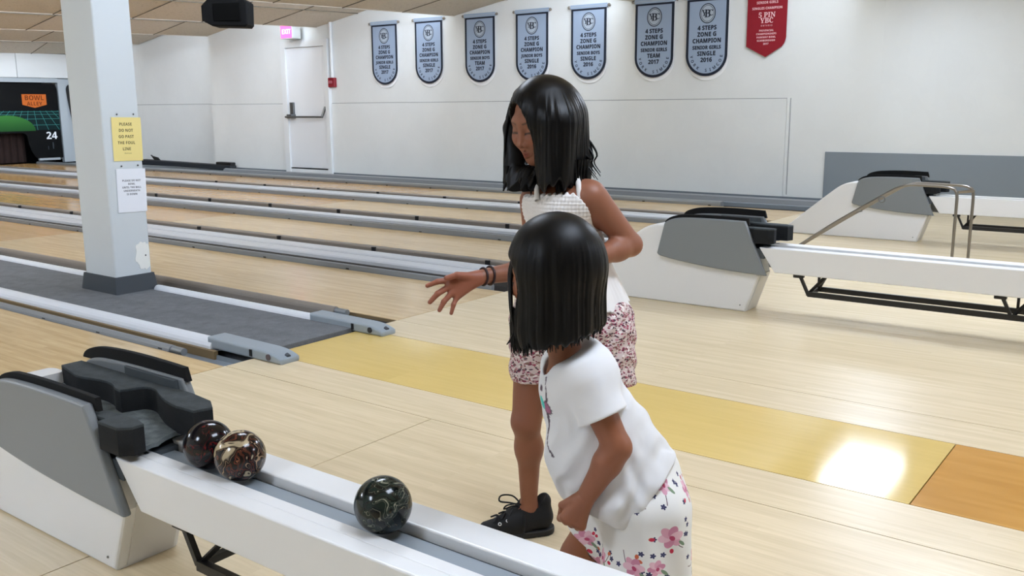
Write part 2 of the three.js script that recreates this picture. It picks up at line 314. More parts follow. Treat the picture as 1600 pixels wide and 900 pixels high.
  // moulded grey plastic end caps
  for (const [c, w] of [[2.938, 0.125], [3.642, 0.115]]) {
    const pts = [[4.21, -0.01], [4.21, 0.058], [3.8, 0.054], [3.66, 0.05, 3.62, 0.0]];
    const e = part(t, 'end_cap', lprof([[4.21, 0.0], [4.21, 0.06], [3.76, 0.055], [3.66, 0.052, 3.61, 0.026], [3.605, 0.012, 3.61, 0.0]], c - w / 2, c + w / 2, 0.012, true), plasticGrey);
    const hole = new THREE.CylinderGeometry(0.016, 0.016, 0.01, 16).rotateX(Math.PI / 2);
    part(e, 'screw_hole', hole.clone().translate(-3.70, 0.028, -(c - w / 2 - 0.001)), M({ color: c < 3 ? 0x5d5053 : 0x2a2c30, roughness: 0.7 }));
    part(e, 'slot', new THREE.BoxGeometry(0.018, 0.035, 0.008).translate(-3.84, 0.03, -(c - w / 2 - 0.001)), black);
    part(e, 'nose_hole', new THREE.CylinderGeometry(0.012, 0.012, 0.02, 12).rotateZ(Math.PI / 2 - 0.4).translate(-3.628, 0.034, -c), M({ color: 0x4d5056, roughness: 0.7 }));
  }
}

// ------------------------------------------------------------------ pillar and its notices
{
  const p = grp(scene, 'pillar'); struct(p);
  const lf = 5.885, lb = 6.27, c0 = 3.345, c1 = 3.615;
  part(p, 'shaft', lbox(lf, lb, 0.02, 3.4, c0, c1, 0.012), columnPaint);
  part(p, 'base_skirting', (() => { const s = new THREE.Shape(); const g = new THREE.CylinderGeometry(1, 1.09, 0.115, 4, 1).rotateY(Math.PI / 4); g.scale(0.5 * Math.SQRT2 * (lb - lf + 0.024), 1, 0.5 * Math.SQRT2 * (c1 - c0 + 0.02)); g.translate(-(lf + lb) / 2, 0.077, -(c0 + c1) / 2); return g.toNonIndexed(); })(), rubber).geometry.computeVertexNormals();
  // patch of bare plaster on the front face, low on the far corner
  const s = new THREE.Shape(); const N = 40;
  for (let i = 0; i <= N; i++) { const a = i / N * Math.PI * 2, r = 1 + 0.22 * (noise(Math.cos(a) * 3 + 9, Math.sin(a) * 3 + 4, 2) - 0.5) + 0.14 * (hash(i % N, 5, 5) - 0.5); let x = Math.cos(a) * 0.062 * r, y = Math.sin(a) * 0.1 * r; x = Math.min(x, 0.042); i ? s.lineTo(x, y) : s.moveTo(x, y); }
  const pg = new THREE.ExtrudeGeometry(s, { depth: 0.003, bevelEnabled: false }); pg.rotateY(Math.PI / 2); pg.translate(-lf + 0.0005, 0.26, -(c1 - 0.052));
  part(p, 'plaster_patch', pg, plaster);
  part(p, 'plaster_hole', new THREE.SphereGeometry(0.006, 8, 6).translate(-lf + 0.002, 0.26, -(c1 - 0.038)), black);

  const sheet = (name, label, cat, cc, h0, h1, tilt, map) => {
    const t = thing(name, label, cat, [-(lf - 0.004), (h0 + h1) / 2, -cc]);
    const w = 0.212, h = h1 - h0;
    const front = new THREE.PlaneGeometry(w, h, 6, 10); const pp = front.attributes.position;
    for (let i = 0; i < pp.count; i++) pp.setZ(i, 0.0018 + 0.002 * Math.sin(pp.getX(i) * 14 + pp.getY(i) * 9));
    front.computeVertexNormals();
    const m = part(t, 'paper', front.rotateY(Math.PI / 2).rotateX(tilt), M({ map, roughness: 0.75, side: THREE.DoubleSide }));
    for (const s of [-1, 1]) part(t, 'screw', new THREE.SphereGeometry(0.006, 10, 8).scale(0.6, 1, 1).translate(0.001, h / 2 + 0.02, s * 0.06), M({ color: 0x4a4a4e, roughness: 0.4, metalness: 0.6 }));
    return t;
  };
  sheet('yellow_notice', 'yellow paper notice screwed to the pillar above the white one', 'notice', 3.512, 0.915, 1.205, -0.02, canvasTex(424, 580, (x, w, h) => {
    x.fillStyle = '#ecd98d'; x.fillRect(0, 0, w, h); x.fillStyle = '#3d3314'; x.textAlign = 'center'; x.font = 'bold 54px sans-serif';
    ['PLEASE', 'DO NOT', 'GO PAST', 'THE FOUL', 'LINE'].forEach((s, i) => x.fillText(s, w / 2 - 14, 110 + i * 82)); x.font = '20px sans-serif'; x.fillText('(thank you)', w / 2, 484);
  }));
  sheet('white_notice', 'white paper notice screwed to the pillar under the yellow one', 'notice', 3.514, 0.568, 0.862, -0.03, canvasTex(424, 588, (x, w, h) => {
    x.fillStyle = '#e9ebf1'; x.fillRect(0, 0, w, h); x.fillStyle = '#33343a'; x.textAlign = 'center'; x.font = 'bold 36px sans-serif';
    ['PLEASE DO NOT', 'BOWL', 'UNTIL THE BALL', 'UNDERNEATH', 'IS DOWN'].forEach((s, i) => x.fillText(s, w / 2, 172 + i * 46));
  }));
}

// ------------------------------------------------------------------ banner wall: door, exit sign, alarm, banners
{
  const d = grp(scene, 'door_1'); struct(d);
  const dl0 = 13.1, dl1 = 14.22, dh = 2.36, wc = WALL_C;
  part(d, 'door_frame', merge([lbox(dl0 - 0.07, dl0 + 0.03, 0, dh, wc - 0.07, wc), lbox(dl1 - 0.03, dl1 + 0.1, 0, dh, wc - 0.07, wc), lbox(dl0 - 0.07, dl1 + 0.1, dh, dh + 0.12, wc - 0.07, wc)]), trimPaint);
  part(d, 'door_leaf', lbox(dl0 + 0.035, dl1 - 0.035, 0.14, dh - 0.005, wc - 0.035, wc - 0.002, 0.004), doorPaint);
  part(d, 'threshold', lbox(dl0 + 0.03, dl1 - 0.03, 0.118, 0.135, wc - 0.05, wc), black);
  part(d, 'kick_board', lbox(dl0 + 0.03, dl1 - 0.03, 0, 0.115, wc - 0.05, wc), trimPaint);
  const pb = part(d, 'panic_bar', new THREE.CylinderGeometry(0.018, 0.018, 1.04, 12).rotateZ(Math.PI / 2).translate(-(dl0 + dl1) / 2, 1.09, -(wc - 0.14)), steel);
  part(pb, 'lock_housing', merge([lbox(14.02, 14.12, 1.1, 1.36, wc - 0.075, wc - 0.03, 0.006), lbox(14.0, 14.14, 1.06, 1.14, wc - 0.15, wc - 0.03, 0.01)]), steel);
  part(pb, 'bar_arm', bar(V(13.18, wc - 0.03, 1.27), V(13.16, wc - 0.14, 1.09), 0.035), steel);
  // exit sign
  const e = thing('exit_sign', 'pink lit exit sign above the white emergency door', 'sign', [-13.84, 2.5, -(wc - 0.2)]);
  part(e, 'housing', new RoundedBoxGeometry(0.33, 0.25, 0.2, 2, 0.008).translate(0, 0.125, 0), M({ color: 0xc9cfcd, roughness: 0.4 }));
  const et = canvasTex(256, 192, (x, w, h) => { x.fillStyle = '#f0568e'; x.fillRect(0, 0, w, h); x.fillStyle = '#ffd3e6'; x.textAlign = 'center'; x.font = 'bold 96px sans-serif'; x.fillText('EXIT', w / 2, 130); });
  const face = M({ map: et, emissive: 0xffffff, emissiveMap: et, emissiveIntensity: 0.75, roughness: 0.4 });
  part(e, 'lit_face', new THREE.PlaneGeometry(0.31, 0.23).translate(0.0, 0.128, 0.102), face);
  part(e, 'lit_face', new THREE.PlaneGeometry(0.18, 0.23).rotateY(Math.PI / 2).translate(0.167, 0.128, 0), M({ color: 0xd8dcda, roughness: 0.4 }));
  part(e, 'bracket', lbox(-0.05, 0.05, 0.1, 0.2, 0.1, 0.198), trimPaint);
  // alarm box and its conduit
  const a = thing('fire_alarm', 'dark red fire alarm pull box right of the door', 'fire alarm', [-12.96, 1.62, -(wc - 0.035)]);
  part(a, 'box', new RoundedBoxGeometry(0.17, 0.17, 0.07, 2, 0.012).translate(0, 0.085, 0), M({ color: 0x8a1a28, roughness: 0.4 }));
  part(a, 'pull_handle', new RoundedBoxGeometry(0.08, 0.05, 0.03, 2, 0.008).translate(0, 0.09, 0.045), M({ color: 0xb8606c, roughness: 0.4 }));
  const cd = solo('conduit_pipe', new THREE.CylinderGeometry(0.03, 0.03, 0.98, 12).translate(-12.955, 2.28, -(wc - 0.031)), trimPaint); tag(cd, 'white conduit pipe rising from the red alarm box', 'pipe');
  // rail lying against the wall
  const r = thing('spare_rail', 'black spare rail lying by the wall left of the door', 'rail', [-17.3, 0.055, -11.62]);
  part(r, 'bar', new RoundedBoxGeometry(3.2, 0.1, 0.16, 2, 0.02).translate(0, 0.05, 0).rotateZ(-0.012), M({ color: 0x23272c, roughness: 0.55 }));
  part(r, 'hook', new THREE.ExtrudeGeometry(new THREE.Shape([[-1.1, 0.1], [-1.25, 0.22], [-1.2, 0.2], [-1.0, 0.17], [-0.9, 0.1]].map(q => new THREE.Vector2(...q))), { depth: 0.03, bevelEnabled: false }), black);
  part(r, 'end_block', new RoundedBoxGeometry(0.5, 0.08, 0.12, 2, 0.02).translate(1.35, 0.1, 0), black);
}
{
  // pennants
  const W = 0.6, Hh = 1.02;
  const outline = (w, h) => { const s = new THREE.Shape(); const r = w / 2; s.moveTo(-r, 0); s.lineTo(-r, -(h - r * 0.92)); for (let i = 1; i <= 24; i++) { const a = Math.PI + Math.PI * i / 24; s.lineTo(Math.cos(a) * r, -(h - r * 0.92) + Math.sin(a) * r * 0.92); } s.lineTo(r, 0); s.closePath(); return s; };
  const cloth = (shape, w, h, depth) => {
    const g = new THREE.ExtrudeGeometry(shape, { depth, bevelEnabled: false, curveSegments: 12 });
    const p = g.attributes.position, uv = g.attributes.uv;
    for (let i = 0; i < p.count; i++) uv.setXY(i, (p.getX(i) + w / 2) / w, 1 + p.getY(i) / h);
    return g;
  };
  const pennantTex = (who, how, year) => canvasTex(360, 612, (x, w, h) => {
    x.fillStyle = '#121a2b'; x.fillRect(0, 0, w, h);
    const R = w / 2, b = 21, yb = h - R * 0.92;
    x.fillStyle = '#98a8be'; x.beginPath(); x.moveTo(b, 26); x.lineTo(w - b, 26); x.lineTo(w - b, yb); x.ellipse(R, yb, R - b, R * 0.92 - b, 0, 0, Math.PI); x.closePath(); x.fill();
    // emblem: ring with interlocked letters
    x.fillStyle = '#a9b4c0'; x.strokeStyle = '#141b2a'; x.lineWidth = 7; x.beginPath(); x.ellipse(R, 122, 66, 74, 0, 0, 7); x.fill(); x.stroke();
    x.lineWidth = 3; x.beginPath(); x.ellipse(R, 122, 54, 62, 0, 0, 7); x.stroke();
    x.fillStyle = '#141b2a'; x.textAlign = 'center'; x.font = 'bold 64px serif'; x.fillText('Y', R - 28, 140); x.fillText('C', R + 28, 140); x.font = 'bold 84px serif'; x.fillText('B', R, 152);
    x.font = 'bold 40px sans-serif';
    ['4 STEPS', 'ZONE G', 'CHAMPION', who, how, year].forEach((s, i) => { x.font = 'bold ' + (s.length > 10 ? 37 : 46) + 'px sans-serif'; x.fillText(s, R, 250 + i * 50); x.strokeStyle = '#141b2a'; x.lineWidth = 2.5; x.strokeText(s, R, 250 + i * 50); });
    // curved words
    const s = 'YORK SIMCOE'; x.font = 'bold 34px sans-serif';
    for (let i = 0; i < s.length; i++) { const a = Math.PI * (0.97 - 0.94 * i / (s.length - 1)); const rx = R - 46, ry = R * 0.92 - 42; x.save(); x.translate(R + Math.cos(a) * rx, yb + Math.sin(a) * ry); x.rotate(a - Math.PI / 2); x.fillText(s[i], 0, 8); x.restore(); }
  });
  const list = [[11.62, 'JUNIOR GIRLS', 'SINGLE', '2017', 'nearest the door'], [10.60, 'SENIOR GIRLS', 'SINGLE', '2017', 'second from the door'], [9.515, 'SENIOR BOYS', 'TEAM', '2017', 'third from the door'], [8.50, 'JUNIOR BOYS', 'SINGLE', '2016', 'just above the taller girl\'s head'],
    [7.485, 'SENIOR BOYS', 'SINGLE', '2016', 'just right of the taller girl\'s head'], [6.41, 'SENIOR GIRLS', 'TEAM', '2017', 'second from the red pennant'], [5.615, 'SENIOR GIRLS', 'SINGLE', '2016', 'next to the red pennant']];
  const rodMat = M({ color: 0xa9b3bd, roughness: 0.5 }), endMat = M({ color: 0x8d8478, roughness: 0.4, metalness: 0.5 }), sleeve = M({ color: 0x9fb0c6, roughness: 0.85 }), backing = M({ color: 0xf1f2f2, roughness: 0.8 });
  const sh = outline(W, Hh), shB = outline(W + 0.0, Hh + 0.055);
  list.forEach(([l, who, how, yr, where], i) => {
    const t = thing('blue_pennant', `blue navy-edged pennant reading ${who} ${how} ${yr}, ${where}`.split(' ').slice(0, 16).join(' '), 'pennant', [-l, 2.66, -(WALL_C - 0.03)]);
    part(t, 'backing', cloth(shB, W, Hh, 0.004).translate(0.004, 0, -0.02), backing);
    part(t, 'cloth', cloth(sh, W, Hh, 0.006).rotateX(-0.004), M({ map: pennantTex(who, how, yr), roughness: 0.8 }));
    part(t, 'sleeve', new RoundedBoxGeometry(W + 0.03, 0.06, 0.02, 2, 0.008).translate(0, 0.012, 0.004), sleeve);
    const rod = part(t, 'rod', new THREE.CylinderGeometry(0.012, 0.012, W + 0.08, 10).rotateZ(Math.PI / 2).translate(0, 0.012, 0.004), rodMat);
    for (const s of [-1, 1]) part(rod, 'rod_end', new THREE.SphereGeometry(0.022, 12, 8).translate(s * (W / 2 + 0.04), 0.012, 0.004), endMat);
  });
  const t = thing('red_pennant', 'dark red pointed pennant with white lettering, right of the blue ones', 'pennant', [-4.79, 2.86, -(WALL_C - 0.03)]);
  const w = 0.53, h = 1.0, s = new THREE.Shape(); s.moveTo(-w / 2, 0); s.lineTo(-w / 2, -0.86); s.lineTo(0, -h); s.lineTo(w / 2 - 0.06, -0.88); s.quadraticCurveTo(w / 2 - 0.01, -0.84, w / 2, -0.76); s.lineTo(w / 2, 0); s.closePath();
  part(t, 'cloth', cloth(s, w, h, 0.006), M({ roughness: 0.85, map: canvasTex(320, 604, (x, W2, H2) => {
    x.fillStyle = '#8a0c1e'; x.fillRect(0, 0, W2, H2); x.fillStyle = '#e9c3c6'; x.textAlign = 'center';
    x.font = 'bold 26px sans-serif'; x.fillText('YOUTH BOWLING', W2 / 2 - 14, 160); x.font = 'bold 26px sans-serif'; x.fillText('SENIOR GIRLS', W2 / 2, 202); x.font = 'bold 25px sans-serif'; x.fillText('SINGLES CHAMPION', W2 / 2, 244);
    x.font = 'bold 52px serif'; x.fillText('5 PIN', W2 / 2, 304); x.fillText('YBC', W2 / 2, 346); x.font = '16px sans-serif'; x.fillText('O N T A R I O', W2 / 2, 372);
    x.font = 'bold 20px sans-serif'; ['PROVINCIAL', 'CHAMPIONSHIPS', 'PARKWAY BOWL', 'SCARBOROUGH', '2017'].forEach((q, i) => x.fillText(q, W2 / 2, 410 + i * 25));
  }) }));
  part(t, 'rod', new THREE.CylinderGeometry(0.012, 0.012, w + 0.1, 10).rotateZ(Math.PI / 2).translate(0, 0, 0.004), rodMat);
}
{ // loudspeaker hung from the ceiling
  const t = thing('loudspeaker', 'black loudspeaker hung from the ceiling in front of the wall', 'loudspeaker', [-8.0, 2.19, -5.98], 0.6);
  const s = new THREE.Shape(); [[-0.215, -0.075], [-0.215, 0.05], [-0.15, 0.115], [0.18, 0.105], [0.205, 0.085], [0.2, -0.115], [0.185, -0.13], [-0.13, -0.12]].forEach((q, i) => i ? s.lineTo(...q) : s.moveTo(...q)); s.closePath();
  part(t, 'cabinet', new THREE.ExtrudeGeometry(s, { depth: 0.24, bevelEnabled: true, bevelThickness: 0.02, bevelSize: 0.015, bevelSegments: 3 }).translate(0, 0, -0.12).rotateY(0.06), new THREE.MeshPhysicalMaterial({ color: 0x040405, roughness: 0.7, specularIntensity: 0.25 }));
  part(t, 'grille', new RoundedBoxGeometry(0.27, 0.17, 0.02, 2, 0.008).translate(0.03, -0.005, 0.145), new THREE.MeshPhysicalMaterial({ color: 0x030303, roughness: 0.9, specularIntensity: 0.2 }));
  part(t, 'hanger', merge([new THREE.BoxGeometry(0.04, 0.6, 0.02).translate(-0.02, 0.42, 0), new THREE.BoxGeometry(0.2, 0.025, 0.05).translate(-0.0, 0.125, 0)]), black);
}
{ // masking units over the pin decks
  const lm = 22.5;
  const t = thing('masking_unit', 'printed black masking panel numbered 24 above the far lane', 'masking panel', [-lm, 0, -10.55]);
  const wM = 2.3, x0 = -1.15; // local x runs to the right (world -z); build along +x then rotate
  const art = canvasTex(1024, 820, (x, w, h) => {
    x.fillStyle = '#040506'; x.fillRect(0, 0, w, h);
    const hz = 0.36 * h; // grid
    x.fillStyle = '#0a2223'; x.fillRect(0, hz, w, 0.27 * h);
    x.strokeStyle = '#3f8d88'; x.lineWidth = 4;
    for (let i = 0; i < 5; i++) { const y = hz + 10 + i * i * 9 + i * 22; x.beginPath(); x.moveTo(0, y); x.lineTo(w, y); x.stroke(); }
    for (let i = -4; i < 18; i++) { x.beginPath(); x.moveTo(w * 0.62 + (i - 6) * 62, hz); x.lineTo(w * 0.62 + (i - 6) * 118 - 90, hz + 0.27 * h); x.stroke(); }
    x.fillStyle = '#040506'; x.fillRect(0, 0.62 * h, w, h);
    const g = x.createLinearGradient(0, 0.42 * h, 0, 0.63 * h); g.addColorStop(0, '#3d7d38'); g.addColorStop(1, '#1d4d22'); x.fillStyle = g; // green ball print
    x.beginPath(); x.ellipse(0.46 * w, 0.63 * h, 0.28 * w, 0.21 * h, 0, Math.PI, 0); x.fill();
    x.fillStyle = '#c9682a'; x.beginPath(); const bx = 0.63 * w, bw = 0.25 * w, by = 0.14 * h, bh = 0.14 * h; x.moveTo(bx, by); x.lineTo(bx + bw, by); x.lineTo(bx + bw, by + bh); x.lineTo(bx + bw / 2, by + bh * 1.3); x.lineTo(bx, by + bh); x.fill();
    x.fillStyle = '#6d3312'; x.textAlign = 'center'; x.font = 'bold 72px sans-serif'; x.fillText('BOWL', bx + bw / 2, by + 64); x.font = 'bold 56px sans-serif'; x.fillText('ALLEY', bx + bw / 2, by + 122);
    x.fillStyle = '#eceef0'; x.font = 'bold 112px sans-serif'; x.fillText('24', 0.9 * w, 0.745 * h);
    x.fillStyle = '#3a4147'; x.fillRect(0.9 * w, 0.79 * h, 12, 74); x.fillRect(0.85 * w, 0.84 * h, 8, 40);
  });
  const rot = g => g.rotateY(Math.PI / 2);
  const s = new THREE.Shape(); // panel outline with rounded corner and a pit opening at the bottom
  s.moveTo(-1.15, 0.72); s.lineTo(-1.15, 1.86); s.lineTo(1.0, 1.86); s.quadraticCurveTo(1.15, 1.86, 1.15, 1.7); s.lineTo(1.15, 0.12); s.lineTo(0.52, 0.12); s.quadraticCurveTo(0.36, 0.3, 0.34, 0.62); s.quadraticCurveTo(0.32, 0.72, 0.2, 0.72); s.closePath();
  const pg = new THREE.ExtrudeGeometry(s, { depth: 0.03, bevelEnabled: false }); { const p = pg.attributes.position, uv = pg.attributes.uv; for (let i = 0; i < p.count; i++) uv.setXY(i, (p.getX(i) + 1.15) / 2.3, (p.getY(i) - 0.12) / 1.74); }
  part(t, 'printed_panel', rot(pg), new THREE.MeshPhysicalMaterial({ map: art, roughness: 0.6, specularIntensity: 0.35 }));
  const fr = M({ color: 0xaeb6ba, roughness: 0.4 });
  part(t, 'frame', rot(merge([new THREE.BoxGeometry(2.36, 0.1, 0.1).translate(0.0, 1.94, 0), new THREE.BoxGeometry(0.19, 1.98, 0.12).translate(1.28, 0.99, -0.03), new THREE.BoxGeometry(0.5, 0.05, 0.08).translate(0.82, 0.09, 0.01)])), fr);
  part(t, 'pit_curtain', rot((() => { const g = new THREE.PlaneGeometry(1.5, 0.8, 60, 1); const p = g.attributes.position; for (let i = 0; i < p.count; i++) p.setZ(i, 0.02 * Math.sin(p.getX(i) * 40)); g.computeVertexNormals(); return g; })().translate(-0.3, 0.42, -0.35)), M({ color: 0x221009, roughness: 0.9, side: THREE.DoubleSide }));
  const t2 = thing('masking_unit', 'plain black masking panel with rounded corners by the pillar', 'masking panel', [-lm + 0.02, 0, -12.13]);
  const s2 = new THREE.Shape(); s2.moveTo(-0.2, 1.7); s2.quadraticCurveTo(-0.2, 1.86, -0.06, 1.86); s2.lineTo(0.3, 1.86); s2.lineTo(0.3, 0.1); s2.lineTo(0.15, 0.12); s2.quadraticCurveTo(-0.1, 0.5, -0.2, 1.7);
  part(t2, 'panel', rot(new THREE.ExtrudeGeometry(s2, { depth: 0.03, bevelEnabled: false })), black);
  part(t2, 'frame', rot(merge([new THREE.BoxGeometry(0.6, 1.98, 0.02).translate(0.1, 0.99, -0.03)])), fr);
  const up = grp(scene, 'trim_2'); struct(up);
  for (let i = 0; i < 4; i++) part(up, 'bulkhead_panel', lbox(lm - 0.05, lm + 0.02, 2.0, 2.56, 5.7 + i * 1.7, 5.7 + (i + 1) * 1.7 - 0.012), wallPaint);
  const n23 = thing('masking_unit', 'printed masking panel further left above the next lane', 'masking panel', [-lm, 0, -8.1]);
  part(n23, 'printed_panel', rot(new THREE.BoxGeometry(2.3, 1.1, 0.04).translate(0, 1.3, 0)), black); part(n23, 'frame', rot(new THREE.BoxGeometry(2.35, 0.1, 0.1).translate(0, 1.94, 0)), fr);
}

// ------------------------------------------------------------------ ball returns
const RL = 0, RC = 1.236;                                  // the nearest one is built where it stands
function buildReturn(label) {
  const t = thing('ball_return', label, 'ball return');
  const X = -1.6, c0 = 1.22, c1 = 1.478;                   // beam runs back to l = X
  // pedestal: white swoosh
  const ped = part(t, 'pedestal', lprof([[2.315, 0], [3.62, 0], [3.32, 0.22, 3.1, 0.37], [3.0, 0.44, 2.91, 0.44], [2.86, 0.44], [2.85, 0.33], [2.27, 0.33], [2.235, 0.2]], 1.236, 1.436, 0.012, true), whiteEnamel);
  part(ped, 'joint_strip', lprof([[2.322, 0.006], [2.316, 0.006], [2.24, 0.2], [2.246, 0.2]], 1.262, 1.266), M({ color: 0x5a4f48, roughness: 0.7 }));
  part(ped, 'end_plate', lprof([[2.318, 0.006], [2.308, 0.006], [2.228, 0.21], [2.24, 0.21]], 1.27, 1.415, 0.002), M({ color: 0xd6d4d2, roughness: 0.4 }));
  part(ped, 'screw', new THREE.SphereGeometry(0.004, 8, 6).translate(-2.345, 0.035, -1.2355), steel);
  // hood side panels
  const prof = [[2.172, 0.214], [2.318, 0.493], [2.6, 0.497, 2.74, 0.488], [2.835, 0.48, 2.86, 0.45], [2.905, 0.29], [2.915, 0.275, 2.88, 0.266], [2.6, 0.222, 2.172, 0.214]];
  const side = (a, b) => part(t, 'hood_panel', lprof(prof, a, b, 0.009, true), hoodGrey);
  const s1 = side(1.192, 1.222), s2 = side(1.488, 1.518);
  const strip = [[2.30, 0.485], [2.315, 0.525], [2.6, 0.535, 2.76, 0.52], [2.87, 0.505, 2.875, 0.47], [2.85, 0.47]];
  part(s1, 'felt_strip', lprof([[2.30, 0.47], [2.305, 0.508], [2.6, 0.514, 2.75, 0.504], [2.85, 0.49, 2.87, 0.455], [2.85, 0.45]], 1.222, 1.238, 0.002, true), felt);
  part(s2, 'felt_strip', lprof(strip, 1.496, 1.514, 0.003, true), felt);
  part(s2, 'inner_lining', lprof([[2.32, 0.43], [2.335, 0.488], [2.6, 0.488], [2.6, 0.45]], 1.478, 1.489, 0.002), hoodInner);
  part(t, 'hood_tray', lprof([[2.2, 0.30], [2.2, 0.35], [2.88, 0.372], [2.88, 0.30]], 1.222, 1.488), hoodInner);
  // carpet mat inside, ragged front edge
  {
    const s = new THREE.Shape(); s.moveTo(2.9, -1.24); s.lineTo(2.9, -1.47); s.lineTo(2.21, -1.455); for (let i = 0; i <= 10; i++) s.lineTo(2.19 + 0.012 * (hash(i, 2, 2) - 0.5) + 0.02 * Math.sin(i * 0.5), -1.44 + i * 0.018); s.closePath();
    const g = new THREE.ExtrudeGeometry(s, { depth: 0.012, bevelEnabled: false }); g.rotateX(Math.PI / 2); g.rotateY(0); const p = g.attributes.position;
    for (let i = 0; i < p.count; i++) { const l = p.getX(i), y = p.getY(i), z = p.getZ(i); p.setXYZ(i, -l, 0.386 + y + (l - 2.2) * 0.03, z); }
    const idx = g; const a = strip2(g); part(t, 'carpet_mat', metreUV(a, 1), matGrey);
  }
  // foam cushions: wavy black blocks
  const block = (inner, outer, l0, l1, h0, h1) => {
    const s = new THREE.Shape(); s.moveTo(l0, outer); s.lineTo(l1, outer); inner.forEach(q => q.length === 2 ? s.lineTo(...q) : s.bezierCurveTo(...q)); s.closePath();
    const mk = (d, y) => { const g = new THREE.ExtrudeGeometry(s, { depth: d, bevelEnabled: true, bevelThickness: 0.003, bevelSize: 0.003, bevelSegments: 2, curveSegments: 10 }); const p = g.attributes.position; for (let i = 0; i < p.count; i++) { const l = p.getX(i), c = p.getY(i), z = p.getZ(i); p.setXYZ(i, -l, y + z, -c); } const q = strip2(g); return metreUV(q); };
    const b = part(t, 'foam_cushion', mk(h1 - h0 - 0.008, h0), foam); part(b, 'carpet_cover', mk(0.004, h1 - 0.006), foamEdge);
  };
  block([[2.86, 1.42], [2.72, 1.388], [2.66, 1.386, 2.62, 1.415, 2.56, 1.406], [2.5, 1.4, 2.52, 1.385, 2.46, 1.382], [2.44, 1.435], [2.42, 1.458, 2.38, 1.45, 2.35, 1.434], [2.31, 1.418, 2.27, 1.4, 2.2, 1.392], [2.125, 1.395], [2.11, 1.44], [2.16, 1.47]], 1.482, 2.26, 2.86, 0.385, 0.462);
  block([[2.86, 1.265], [2.7, 1.262, 2.5, 1.255, 2.4, 1.25], [2.36, 1.25, 2.3, 1.262, 2.26, 1.262]], 1.19 + 0.034, 2.26, 2.86, 0.375, 0.46);
  block([[2.27, 1.262], [2.19, 1.266], [2.145, 1.255], [2.145, 1.225], [2.17, 1.2]], 1.2, 2.19, 2.255, 0.385, 0.46);
  // beam: two white boxes with a grey channel between
  const beam = grp(t, 'track_beam');
  const le = 2.13, lt = 2.232;
  const bprof = (a, b, m, bev) => part(beam, 'rail_box', lprof([[X, 0.232], [X, 0.36], [lt, 0.36], [le, 0.232]], a, b, bev), m);
  bprof(c0, 1.268, whiteEnamel, 0.006);
  part(beam, 'inner_lip', lprof([[X, 0.30], [X, 0.358], [lt, 0.358], [lt - 0.04, 0.30]], 1.269, 1.306, 0.003), whiteEnamel);
  bprof(1.388, c1, whiteEnamel, 0.006);
  part(beam, 'channel', lprof([[X, 0.28], [X, 0.338], [lt, 0.338], [lt - 0.05, 0.28]], 1.305, 1.376), grooveGrey);
  part(beam, 'channel_lip', lprof([[X, 0.28], [X, 0.332], [lt, 0.332], [lt - 0.05, 0.28]], 1.376, 1.389), M({ color: 0x3c4248, roughness: 0.5 }));
  part(beam, 'underside', lprof([[X, 0.234], [X, 0.285], [le + 0.03, 0.285], [le, 0.234]], 1.262, 1.392), whiteEnamel);
  for (const c of [1.286, 1.43]) part(beam, 'slot', lbox(2.185, 2.208, 0.3595, 0.3612, c - 0.005, c + 0.005), black);
  // black support frame under the beam
  const fr = grp(t, 'support_frame');
  const cn = 1.25, cf = 1.44, hb = 0.135;
  part(fr, 'rail', bar(V(1.93, cn, hb), V(X + 0.3, cn, hb), 0.026, 0.02), blackMetal);
  part(fr, 'rail', bar(V(1.93, cf, hb), V(X + 0.3, cf, hb), 0.026, 0.02), blackMetal);
  part(fr, 'crossbar', bar(V(1.93, cn, hb), V(1.93, cf, hb), 0.02), blackMetal);
  for (const l of [1.93, 0.85]) {
    part(fr, 'strut', bar(V(l + 0.055, cn, 0.232), V(l, cn, hb), 0.016), blackMetal);
    part(fr, 'strut', bar(V(l - 0.09, cn + 0.04, 0.232), V(l, cn, hb), 0.012), blackMetal);
    part(fr, 'strut', bar(V(l - 0.09, cn + 0.04, 0.232), V(l, cf, hb), 0.014), blackMetal);
    part(fr, 'strut', bar(V(l + 0.0, cf, 0.232), V(l, cf, hb), 0.014), blackMetal);
    part(fr, 'mount', lbox(l + 0.03, l + 0.09, 0.215, 0.234, cn - 0.014, cn + 0.02, 0.004), blackMetal);
  }
  part(t, 'leg', lbox(X + 0.25, X + 0.35, 0, 0.24, 1.28, 1.41, 0.005), whiteEnamel);
  return t;
}
function strip2(g0) {                                     // turns the faces of a mirrored shape the right way round
  const g = strip(g0), p = g.attributes.position;
  for (let i = 0; i < p.count; i += 3) { const a = [p.getX(i + 1), p.getY(i + 1), p.getZ(i + 1)]; p.setXYZ(i + 1, p.getX(i + 2), p.getY(i + 2), p.getZ(i + 2)); p.setXYZ(i + 2, ...a); }
  return toCreasedNormals(g, 0.7);
}
const ret = buildReturn('ball return in the foreground carrying three marbled balls');
{
  const place = (o, l, c, sy, label) => { const r = o.clone(); r.name = numbered('ball_return'); scene.add(r); r.scale.set(1, sy, 1); r.position.set(-l, 0, -(c - RC)); r.userData = { ...o.userData, label }; return r; };
  place(ret, -0.09, 5.347, 1.15, 'empty ball return behind the taller girl, nearer of the two');
  place(ret, -0.19, 9.04, 1.2, 'empty ball return next to the grey wainscot by the banner wall');
}
